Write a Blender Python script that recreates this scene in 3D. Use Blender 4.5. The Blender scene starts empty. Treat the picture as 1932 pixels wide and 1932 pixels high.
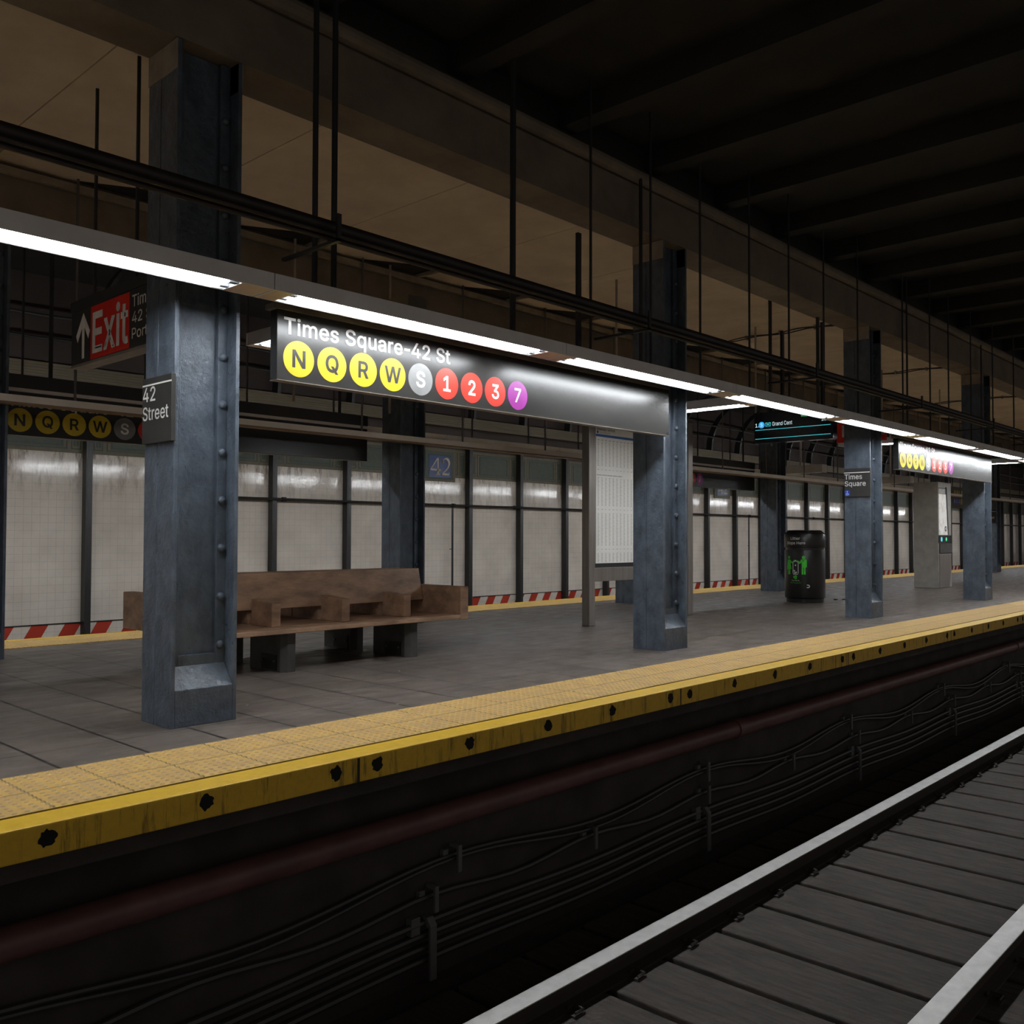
import bpy, math, random
from mathutils import Vector, Matrix
random.seed(7)
SC = bpy.context.scene
COL = SC.collection
PI = math.pi

# ---------------------------------------------------------------- camera
cam_d = bpy.data.cameras.new('camera')
cam = bpy.data.objects.new('camera', cam_d)
COL.objects.link(cam)
SC.camera = cam
yaw, pit, roll = math.radians(43.062), math.radians(1.497), math.radians(.143)
Fh = Vector((math.cos(yaw), math.sin(yaw), 0)); Rt = Vector((math.sin(yaw), -math.cos(yaw), 0)); Zu = Vector((0, 0, 1))
Fw = Fh * math.cos(pit) + Zu * math.sin(pit); Up = -Fh * math.sin(pit) + Zu * math.cos(pit)
R2 = Rt * math.cos(roll) + Up * math.sin(roll); U2 = -Rt * math.sin(roll) + Up * math.cos(roll)
mw = Matrix((R2, U2, -Fw)).transposed().to_4x4()
mw.translation = Vector((0, 0, 1.3))
cam.matrix_world = mw
cam_d.sensor_fit = 'HORIZONTAL'; cam_d.sensor_width = 36.0
cam_d.lens = 1749.0 / 1932.0 * 36.0
cam_d.clip_start = .05; cam_d.clip_end = 300

# ---------------------------------------------------------------- world / exposure
w = bpy.data.worlds.new('world'); SC.world = w; w.use_nodes = True
w.node_tree.nodes['Background'].inputs[0].default_value = (.92, .84, .76, 1)
w.node_tree.nodes['Background'].inputs[1].default_value = .2
SC.view_settings.view_transform = 'Standard'; SC.view_settings.look = 'None'
SC.view_settings.gamma = 1; SC.view_settings.use_curve_mapping = False
SC.view_settings.exposure = 0.0
TUBE_POWER = 43.0
SC.cycles.use_denoising = True
SC.cycles.max_bounces = 8
SC.cycles.diffuse_bounces = 5
SC.cycles.sample_clamp_indirect = 6.0

# ---------------------------------------------------------------- materials
def nn(nt, typ, **kw):
    n = nt.nodes.new(typ)
    for k, v in kw.items():
        setattr(n, k, v)
    return n

def mth(nt, op, a, b=None, c=None):
    n = nn(nt, 'ShaderNodeMath', operation=op)
    for i, v in enumerate((a, b, c)):
        if v is None: continue
        if isinstance(v, (int, float)): n.inputs[i].default_value = v
        else: nt.links.new(v, n.inputs[i])
    return n.outputs[0]

def mixc(nt, f, a, b):
    n = nn(nt, 'ShaderNodeMix', data_type='RGBA')
    if isinstance(f, (int, float)): n.inputs[0].default_value = f
    else: nt.links.new(f, n.inputs[0])
    for s, v in ((6, a), (7, b)):
        if isinstance(v, tuple): n.inputs[s].default_value = (*v, 1) if len(v) == 3 else v
        else: nt.links.new(v, n.inputs[s])
    return n.outputs[2]

def ramp(nt, v, a, b):
    n = nn(nt, 'ShaderNodeMapRange')
    nt.links.new(v, n.inputs[0]); n.inputs[1].default_value = a; n.inputs[2].default_value = b
    return n.outputs[0]

def noise(nt, vec, scale, detail=5, rough=.6):
    n = nn(nt, 'ShaderNodeTexNoise'); n.inputs['Scale'].default_value = scale
    n.inputs['Detail'].default_value = detail; n.inputs['Roughness'].default_value = rough
    nt.links.new(vec, n.inputs['Vector'])
    return n.outputs[0]

def scaled(nt, vec, s):
    n = nn(nt, 'ShaderNodeVectorMath', operation='MULTIPLY'); nt.links.new(vec, n.inputs[0]); n.inputs[1].default_value = s
    return n.outputs[0]

def new_mat(name):
    m = bpy.data.materials.new(name); m.use_nodes = True
    nt = m.node_tree
    b = nt.nodes['Principled BSDF']
    pos = nn(nt, 'ShaderNodeNewGeometry').outputs['Position']
    return m, nt, b, pos

def mat(name, c, rough=.5, metal=0.0, c2=None, scale=8, stretch=(1, 1, 1), lo=.35, hi=.65, bump=0.0, bscale=40, rvar=0.0, spec=None):
    m, nt, b, pos = new_mat(name)
    b.inputs['Roughness'].default_value = rough; b.inputs['Metallic'].default_value = metal
    if spec is not None: b.inputs['Specular IOR Level'].default_value = spec
    if c2 is None:
        c2 = tuple(x * .8 for x in c)
    v = scaled(nt, pos, stretch)
    f = ramp(nt, noise(nt, v, scale), lo, hi)
    nt.links.new(mixc(nt, f, c, c2), b.inputs['Base Color'])
    if rvar:
        r = nn(nt, 'ShaderNodeMapRange'); nt.links.new(noise(nt, v, scale * 2.3), r.inputs[0])
        r.inputs[1].default_value = .3; r.inputs[2].default_value = .7
        r.inputs[3].default_value = rough - rvar; r.inputs[4].default_value = rough + rvar
        nt.links.new(r.outputs[0], b.inputs['Roughness'])
    if bump:
        bp = nn(nt, 'ShaderNodeBump'); bp.inputs['Strength'].default_value = bump; bp.inputs['Distance'].default_value = .01
        nt.links.new(noise(nt, pos, bscale, 6), bp.inputs['Height']); nt.links.new(bp.outputs[0], b.inputs['Normal'])
    return m

def emis(name, c, s):
    m = bpy.data.materials.new(name); m.use_nodes = True
    b = m.node_tree.nodes['Principled BSDF']
    b.inputs['Base Color'].default_value = (*[min(1, x) for x in c], 1)
    b.inputs['Emission Color'].default_value = (*c, 1); b.inputs['Emission Strength'].default_value = s
    return m

MT = {}
MT['steel'] = mat('blue_grey_paint', (.105, .13, .165), .36, 0, (.052, .065, .084), 9, stretch=(1, 1, .6), lo=.33, hi=.68, bump=.85, bscale=22, rvar=.1)
MT['steel_top'] = mat('capital_concrete', (.33, .27, .2), .8, 0, (.22, .18, .13), 5, bump=.3)
MT['concrete'] = mat('ceiling_concrete', (.74, .6, .44), .85, 0, (.62, .5, .36), 1.6, bump=.25, bscale=30)
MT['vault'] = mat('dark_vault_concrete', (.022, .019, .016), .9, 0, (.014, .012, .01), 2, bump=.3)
MT['girder'] = mat('girder_concrete', (.22, .175, .125), .85, 0, (.15, .12, .085), 2.2, bump=.3)
MT['brown'] = mat('dark_brown_panel', (.036, .02, .015), .7, 0, (.024, .014, .01), 2)
MT['band'] = mat('ribbed_tan_band', (.13, .1, .058), .6, 0, (.085, .065, .038), 6, stretch=(.05, .05, 8))
MT['housing'] = mat('lamp_housing_grey', (.74, .73, .74), .45, .05, (.64, .62, .62), 3)
MT['soffit'] = mat('lamp_housing_underside', (.72, .54, .36), .4, 0, (.6, .45, .3), 3)
MT['reflector'] = mat('white_reflector', (.8, .8, .8), .35)
MT['socket'] = mat('lamp_socket', (.25, .27, .32), .5)
MT['raceway'] = mat('pale_raceway', (.9, .86, .8), .4, 0, (.82, .77, .71), 3)
MT['raceway_low'] = mat('raceway_brown', (.3, .2, .12), .5)
MT['tube'] = emis('fluorescent_tube', (.93, .97, 1.0), TUBE_POWER)
MT['rod'] = mat('dark_rod', (.03, .03, .032), .5, .3)
MT['rodtan'] = mat('tan_rod', (.35, .29, .22), .6)
MT['rodgrey'] = mat('grey_rod', (.16, .15, .14), .4, .5)
MT['darkpipe'] = mat('black_brown_pipe', (.03, .02, .016), .55, 0, (.018, .013, .01), 5)
MT['black'] = mat('black_sign_enamel', (.022, .021, .02), .27, 0, (.026, .025, .023), 2, stretch=(1, 1, 3), spec=.38)
MT['plate'] = mat('dark_plate_enamel', (.035, .034, .032), .4)
MT['signcap'] = mat('sign_cap', (.2, .17, .14), .45)
MT['white'] = mat('white_lettering', (.88, .86, .83), .45)
MT['ink'] = mat('black_ink', (.02, .02, .02), .4)
MT['yellow'] = mat('route_yellow', (.6, .43, .006), .42, 0, (.53, .38, .006), 12)
MT['grey'] = mat('route_grey', (.2, .2, .2), .35)
MT['red'] = mat('route_red', (.62, .035, .02), .35)
MT['purple'] = mat('route_purple', (.4, .02, .36), .35)
MT['blue'] = mat('route_blue', (.02, .07, .5), .35)
MT['orange'] = mat('route_orange', (.85, .2, .02), .35)
MT['exitred'] = mat('exit_red', (.75, .03, .01), .35, 0, (.68, .02, .01), 3)
MT['wood'] = mat('worn_brown_wood', (.42, .25, .155), .5, 0, (.19, .11, .068), 6, stretch=(.5, 1, 1.6), lo=.33, hi=.66, bump=.25, bscale=30)
MT['legm'] = mat('dark_bench_base', (.07, .064, .056), .6, 0, (.035, .033, .03), 5)
MT['legplate'] = mat('black_foot_plate', (.02, .02, .02), .35, .5)
MT['bolt'] = mat('bolt_metal', (.15, .15, .15), .35, .8)
MT['alu'] = mat('brushed_aluminium', (.3, .27, .25), .35, .6, (.23, .21, .19), 4, stretch=(6, 6, .3))
MT['brush'] = mat('kiosk_steel', (.42, .4, .36), .45, .15, (.33, .315, .28), 5)
MT['bin'] = mat('bin_black_plastic', (.006, .006, .0055), .33, 0, (.01, .0095, .009), 6)
MT['green'] = mat('bin_green', (.05, .6, .02), .45)
MT['paper'] = mat('timetable_paper', (.92, .9, .86), .5, 0, (.88, .86, .82), 3)
MT['print'] = mat('timetable_print', (.5, .49, .47), .6)
MT['barblue'] = mat('timetable_blue', (.04, .14, .42), .5)
MT['mapp'] = mat('map_print', (.75, .72, .68), .3, 0, (.5, .46, .42), 7, lo=.45, hi=.6)
MT['mapp'].node_tree.nodes['Principled BSDF'].inputs['Emission Color'].default_value = (.9, .88, .85, 1)
MT['mapp'].node_tree.nodes['Principled BSDF'].inputs['Emission Strength'].default_value = .3
MT['screen'] = mat('display_glass', (.012, .014, .02), .12)
MT['e_cyan'] = emis('display_cyan', (.1, .75, .85), .55)
MT['e_white'] = emis('display_white', (.75, .9, .95), .6)
MT['e_green'] = emis('display_green', (.1, .7, .3), .6)
MT['e_blue'] = emis('display_blue', (.03, .4, .85), .9)
MT['pipe'] = mat('red_brown_pipe', (.15, .068, .065), .45, 0, (.1, .048, .046), 4)
MT['cable'] = mat('black_cable', (.045, .045, .045), .45)
MT['clamp'] = mat('clamp_steel', (.13, .135, .14), .5)
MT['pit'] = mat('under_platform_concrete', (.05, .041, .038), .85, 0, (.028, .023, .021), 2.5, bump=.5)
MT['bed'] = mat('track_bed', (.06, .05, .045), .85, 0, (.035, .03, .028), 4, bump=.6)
MT['tie'] = mat('weathered_timber_tie', (.07, .056, .046), .85, 0, (.034, .027, .022), 5, stretch=(6, .7, 1), bump=.8, bscale=20)
MT['rail'] = mat('rail_side', (.035, .026, .022), .7)
MT['railtop'] = mat('polished_rail_head', (.95, .93, .9), .35, 0, (.8, .78, .76), 8, bump=.3, bscale=12)
MT['hole'] = mat('black_grime_hole', (.006, .006, .006), .9)
MT['frieze_l'] = mat('frieze_line_green', (.012, .035, .03), .5)
MT['frieze_g'] = mat('frieze_tan', (.12, .1, .056), .55, 0, (.09, .077, .043), 14)
MT['frieze_c'] = mat('frieze_green', (.05, .062, .038), .5, 0, (.038, .047, .03), 14)
MT['mosblue'] = mat('mosaic_blue', (.018, .05, .2), .35, 0, (.012, .03, .12), 18)
MT['mostext'] = mat('mosaic_tan', (.62, .52, .4), .5)
MT['post'] = mat('black_wall_post', (.022, .021, .02), .4)
MT['scrap'] = mat('paper_scrap', (.5, .45, .38), .7)
MT['scrapd'] = mat('dark_litter', (.02, .02, .02), .6)

# platform floor tiles
m, nt, b, pos = new_mat('platform_tiles'); MT['floor'] = m
sx = nn(nt, 'ShaderNodeSeparateXYZ'); nt.links.new(pos, sx.inputs[0])
def gridline(nt, c, off, per, wd):
    f = mth(nt, 'FRACT', mth(nt, 'DIVIDE', mth(nt, 'SUBTRACT', c, off), per))
    d = mth(nt, 'MINIMUM', f, mth(nt, 'SUBTRACT', 1.0, f))
    return mth(nt, 'LESS_THAN', d, wd / per / 2)
gl = mth(nt, 'MAXIMUM', gridline(nt, sx.outputs[0], 4.145 - 5.15, .515, .02), gridline(nt, sx.outputs[1], 5.365 - 5.1, .51, .013))
n1 = ramp(nt, noise(nt, scaled(nt, pos, (1, 1.5, 1)), 1.6, 7, .62), .32, .7)
n2 = ramp(nt, noise(nt, pos, 22, 4, .7), .3, .75)
cA = mixc(nt, n1, (.17, .137, .115), (.10, .082, .071))
cB = mixc(nt, mth(nt, 'MULTIPLY', n2, .35), cA, (.07, .058, .052))
nt.links.new(mixc(nt, gl, cB, (.015, .013, .012)), b.inputs['Base Color'])
r = nn(nt, 'ShaderNodeMapRange'); nt.links.new(noise(nt, scaled(nt, pos, (1, 2.5, 1)), 2.5, 6), r.inputs[0])
r.inputs[1].default_value = .3; r.inputs[2].default_value = .7; r.inputs[3].default_value = .3; r.inputs[4].default_value = .6
nt.links.new(r.outputs[0], b.inputs['Roughness'])
bp = nn(nt, 'ShaderNodeBump'); bp.inputs['Strength'].default_value = .25; bp.inputs['Distance'].default_value = .006
nt.links.new(mth(nt, 'SUBTRACT', noise(nt, pos, 12, 6), mth(nt, 'MULTIPLY', gl, .8)), bp.inputs['Height']); nt.links.new(bp.outputs[0], b.inputs['Normal'])

# tactile yellow with seams
m, nt, b, pos = new_mat('tactile_yellow'); MT['tactile'] = m
sx = nn(nt, 'ShaderNodeSeparateXYZ'); nt.links.new(pos, sx.inputs[0])
gl = mth(nt, 'MAXIMUM', gridline(nt, sx.outputs[0], 2.145 - 7.7, .385, .009), gridline(nt, sx.outputs[1], 4.98 - 7.55, .3775, .014))
n1 = ramp(nt, noise(nt, pos, 6, 7, .7), .35, .65)
cA = mixc(nt, n1, (.72, .46, .115), (.56, .36, .15))
tall = mth(nt, 'GREATER_THAN', sx.outputs[2], .0105)
cA = mixc(nt, mth(nt, 'MULTIPLY', tall, .7), cA, (.42, .28, .15))
nt.links.new(mixc(nt, gl, cA, (.2, .13, .03)), b.inputs['Base Color']); b.inputs['Roughness'].default_value = .5

# painted nosing with rusty drip streaks
m, nt, b, pos = new_mat('painted_edge_yellow'); MT['nosing'] = m
sx = nn(nt, 'ShaderNodeSeparateXYZ'); nt.links.new(pos, sx.inputs[0])
n1 = ramp(nt, noise(nt, scaled(nt, pos, (7, 3, .7)), 3, 6, .7), .54, .68)
top = mth(nt, 'LESS_THAN', sx.outputs[2], -.004)
n3 = ramp(nt, noise(nt, pos, 18, 6, .7), .3, .7)
cA = mixc(nt, n3, (.80, .50, .03), (.66, .40, .025))
cA = mixc(nt, mth(nt, 'MULTIPLY', mth(nt, 'MULTIPLY', n1, top), .8), cA, (.05, .03, .008))
seam = mth(nt, 'MULTIPLY', gridline(nt, sx.outputs[0], 6.83 - 13.76, 3.44, .02), top)
nt.links.new(mixc(nt, seam, cA, (.03, .02, .008)), b.inputs['Base Color']); b.inputs['Roughness'].default_value = .45
bp = nn(nt, 'ShaderNodeBump'); bp.inputs['Strength'].default_value = .3; bp.inputs['Distance'].default_value = .004
nt.links.new(noise(nt, pos, 60, 5), bp.inputs['Height']); nt.links.new(bp.outputs[0], b.inputs['Normal'])

# glazed wall tiles with warning stripes at the foot
def wall_mat(name, stripes):
    m, nt, b, pos = new_mat(name)
    sx = nn(nt, 'ShaderNodeSeparateXYZ'); nt.links.new(pos, sx.inputs[0])
    x, z = sx.outputs[0], sx.outputs[2]
    gl = mth(nt, 'MAXIMUM', gridline(nt, x, 0.03, .1397, .006), gridline(nt, z, -.296 - 1.397, .1397, .006))
    n1 = ramp(nt, noise(nt, pos, 1.4, 6, .6), .35, .68)
    c = mixc(nt, n1, (.84, .755, .66), (.68, .605, .52))
    nd = ramp(nt, noise(nt, scaled(nt, pos, (6, 6, 1.3)), 1.7, 7, .7), .47, .63)
    hi_z = ramp(nt, z, 1.9, 2.7)
    c = mixc(nt, mth(nt, 'MULTIPLY', mth(nt, 'MULTIPLY', nd, hi_z), .85), c, (.19, .13, .085))
    c = mixc(nt, mth(nt, 'MULTIPLY', gl, .3), c, (.2, .17, .14))
    if stripes:
        ph = mth(nt, 'FRACT', mth(nt, 'DIVIDE', mth(nt, 'SUBTRACT', mth(nt, 'SUBTRACT', x, mth(nt, 'MULTIPLY', z, .57)), -11.5 + 4.65), .575))
        red = mth(nt, 'LESS_THAN', ph, .5)
        c = mixc(nt, red, c, (.42, .05, .03))
    nt.links.new(c, b.inputs['Base Color'])
    rr = nn(nt, 'ShaderNodeMapRange'); nt.links.new(noise(nt, pos, 5, 5), rr.inputs[0])
    rr.inputs[1].default_value = .35; rr.inputs[2].default_value = .7; rr.inputs[3].default_value = .05; rr.inputs[4].default_value = .14
    nt.links.new(rr.outputs[0], b.inputs['Roughness'])
    bp = nn(nt, 'ShaderNodeBump'); bp.inputs['Strength'].default_value = .2; bp.inputs['Distance'].default_value = .004
    h = mth(nt, 'ADD', noise(nt, scaled(nt, pos, (1, 1, .8)), 17, 5, .6), mth(nt, 'MULTIPLY', gl, -2.0))
    nt.links.new(h, bp.inputs['Height']); nt.links.new(bp.outputs[0], b.inputs['Normal'])
    return m
MT['walltile'] = wall_mat('glazed_wall_tile', False)
MT['stripe'] = wall_mat('warning_stripe_tile', True)

# ---------------------------------------------------------------- mesh building
class MB:
    def __init__(s):
        s.v = []; s.f = []; s.m = []
    def add(s, vs, fs, mi=0):
        o = len(s.v); s.v += [tuple(p) for p in vs]
        s.f += [tuple(i + o for i in f) for f in fs]; s.m += [mi] * len(fs)
    def box(s, x0, x1, y0, y1, z0, z1, mi=0):
        x0, x1 = sorted((x0, x1)); y0, y1 = sorted((y0, y1)); z0, z1 = sorted((z0, z1))
        s.add([(x0, y0, z0), (x1, y0, z0), (x1, y1, z0), (x0, y1, z0), (x0, y0, z1), (x1, y0, z1), (x1, y1, z1), (x0, y1, z1)],
              [(0, 3, 2, 1), (4, 5, 6, 7), (0, 1, 5, 4), (1, 2, 6, 5), (2, 3, 7, 6), (3, 0, 4, 7)], mi)
    def prism(s, poly, axis, a0, a1, mi=0):
        # poly: (u, v) pairs; axis x -> (y, z), y -> (x, z), z -> (x, y)
        def P(u, v, a):
            return {'x': (a, u, v), 'y': (u, a, v), 'z': (u, v, a)}[axis]
        n = len(poly)
        area = sum(poly[i][0] * poly[(i + 1) % n][1] - poly[(i + 1) % n][0] * poly[i][1] for i in range(n))
        if area < 0: poly = poly[::-1]
        vs = [P(u, v, a0) for u, v in poly] + [P(u, v, a1) for u, v in poly]
        fs = [tuple(range(n))[::-1], tuple(range(n, 2 * n))] + [(i, (i + 1) % n, n + (i + 1) % n, n + i) for i in range(n)]
        if axis == 'y': fs = [f[::-1] for f in fs]
        if a1 < a0: fs = [f[::-1] for f in fs]
        s.add(vs, fs, mi)
    def tube(s, pts, r, n=8, mi=0, caps=True):
        pts = [Vector(p) for p in pts]; rings = []
        for i, p in enumerate(pts):
            d = (pts[min(i + 1, len(pts) - 1)] - pts[max(i - 1, 0)]).normalized()
            a = Vector((0, 0, 1)) if abs(d.z) < .9 else Vector((1, 0, 0))
            u = d.cross(a).normalized(); v = d.cross(u)
            rings.append([p + (u * math.cos(2 * PI * k / n) + v * math.sin(2 * PI * k / n)) * r for k in range(n)])
        vs = [q for rg in rings for q in rg]; fs = []
        for i in range(len(pts) - 1):
            for k in range(n):
                a, b_ = i * n + k, i * n + (k + 1) % n
                fs.append((a, b_, b_ + n, a + n))
        if caps:
            fs.append(tuple(range(n))[::-1]); fs.append(tuple(range((len(pts) - 1) * n, len(pts) * n)))
        s.add(vs, fs, mi)
    def lathe(s, prof, n=32, c=(0, 0), mi=0):
        vs = []; fs = []
        for r, z in prof:
            vs += [(c[0] + r * math.cos(2 * PI * k / n), c[1] + r * math.sin(2 * PI * k / n), z) for k in range(n)]
        for i in range(len(prof) - 1):
            for k in range(n):
                a, b_ = i * n + k, i * n + (k + 1) % n
                fs.append((a, b_, b_ + n, a + n))
        fs.append(tuple(range(n))[::-1]); fs.append(tuple(range((len(prof) - 1) * n, len(prof) * n)))
        s.add(vs, fs, mi)
    def mapped(s, o, fn, mi=0):
        s.add([fn(*p) for p in o.v], o.f, mi)
    def build(s, name, mats, parent=None, smooth=False, bevel=0.0):
        me = bpy.data.meshes.new(name); me.from_pydata(s.v, [], s.f)
        if not isinstance(mats, (list, tuple)): mats = [mats]
        for m_ in mats: me.materials.append(MT[m_])
        for p, i in zip(me.polygons, s.m): p.material_index = i
        if smooth:
            for p in me.polygons: p.use_smooth = True
        me.update()
        o = bpy.data.objects.new(name, me); COL.objects.link(o)
        if parent: o.parent = parent
        if bevel:
            bv = o.modifiers.new('bevel', 'BEVEL'); bv.width = bevel; bv.segments = 2; bv.limit_method = 'ANGLE'
        if smooth:
            try: me.set_sharp_from_angle(angle=math.radians(35))
            except Exception: pass
        return o

def bx(name, mats, parent, *a, bevel=0.0):
    mb = MB(); mb.box(*a); return mb.build(name, mats, parent, bevel=bevel)

def tag(o, label=None, cat=None, group=None, kind=None):
    if label: o['label'] = label
    if cat: o['category'] = cat
    if group: o['group'] = group
    if kind: o['kind'] = kind
    return o

def thing(name, label, cat, loc=(0, 0, 0), group=None):
    o = bpy.data.objects.new(name, None); COL.objects.link(o); o.location = loc; o.empty_display_size = .1
    return tag(o, label, cat, group)

def struct(mb, name, mats, label=None, cat=None, **k):
    o = mb.build(name, mats, **k); tag(o, label, cat, None, 'structure'); return o

KIDS = {}
def dup(root, loc, label=None):
    def cp(o, par):
        c = o.copy(); COL.objects.link(c)
        if par: c.parent = par
        for ch in list(o.children): cp(ch, c)
        return c
    r = cp(root, None); r.location = loc
    if label: r['label'] = label
    return r

ORD = ['nearest', 'second', 'third', 'fourth', 'fifth', 'sixth', 'seventh', 'eighth', 'ninth', 'tenth', 'eleventh', 'twelfth', 'thirteenth', 'fourteenth',
       'fifteenth', 'sixteenth', 'seventeenth', 'eighteenth', 'nineteenth', 'twentieth']
def ordn(i):
    if i < 20: return ORD[i]
    t_ = {2: 'twenty', 3: 'thirty', 4: 'forty'}[(i + 1) // 10]
    u_ = (i + 1) % 10
    if u_ == 0: return {3: 'thirtieth', 4: 'fortieth'}[(i + 1) // 10]
    return t_ + '-' + ['', 'first', 'second', 'third', 'fourth', 'fifth', 'sixth', 'seventh', 'eighth', 'ninth'][u_]

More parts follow.
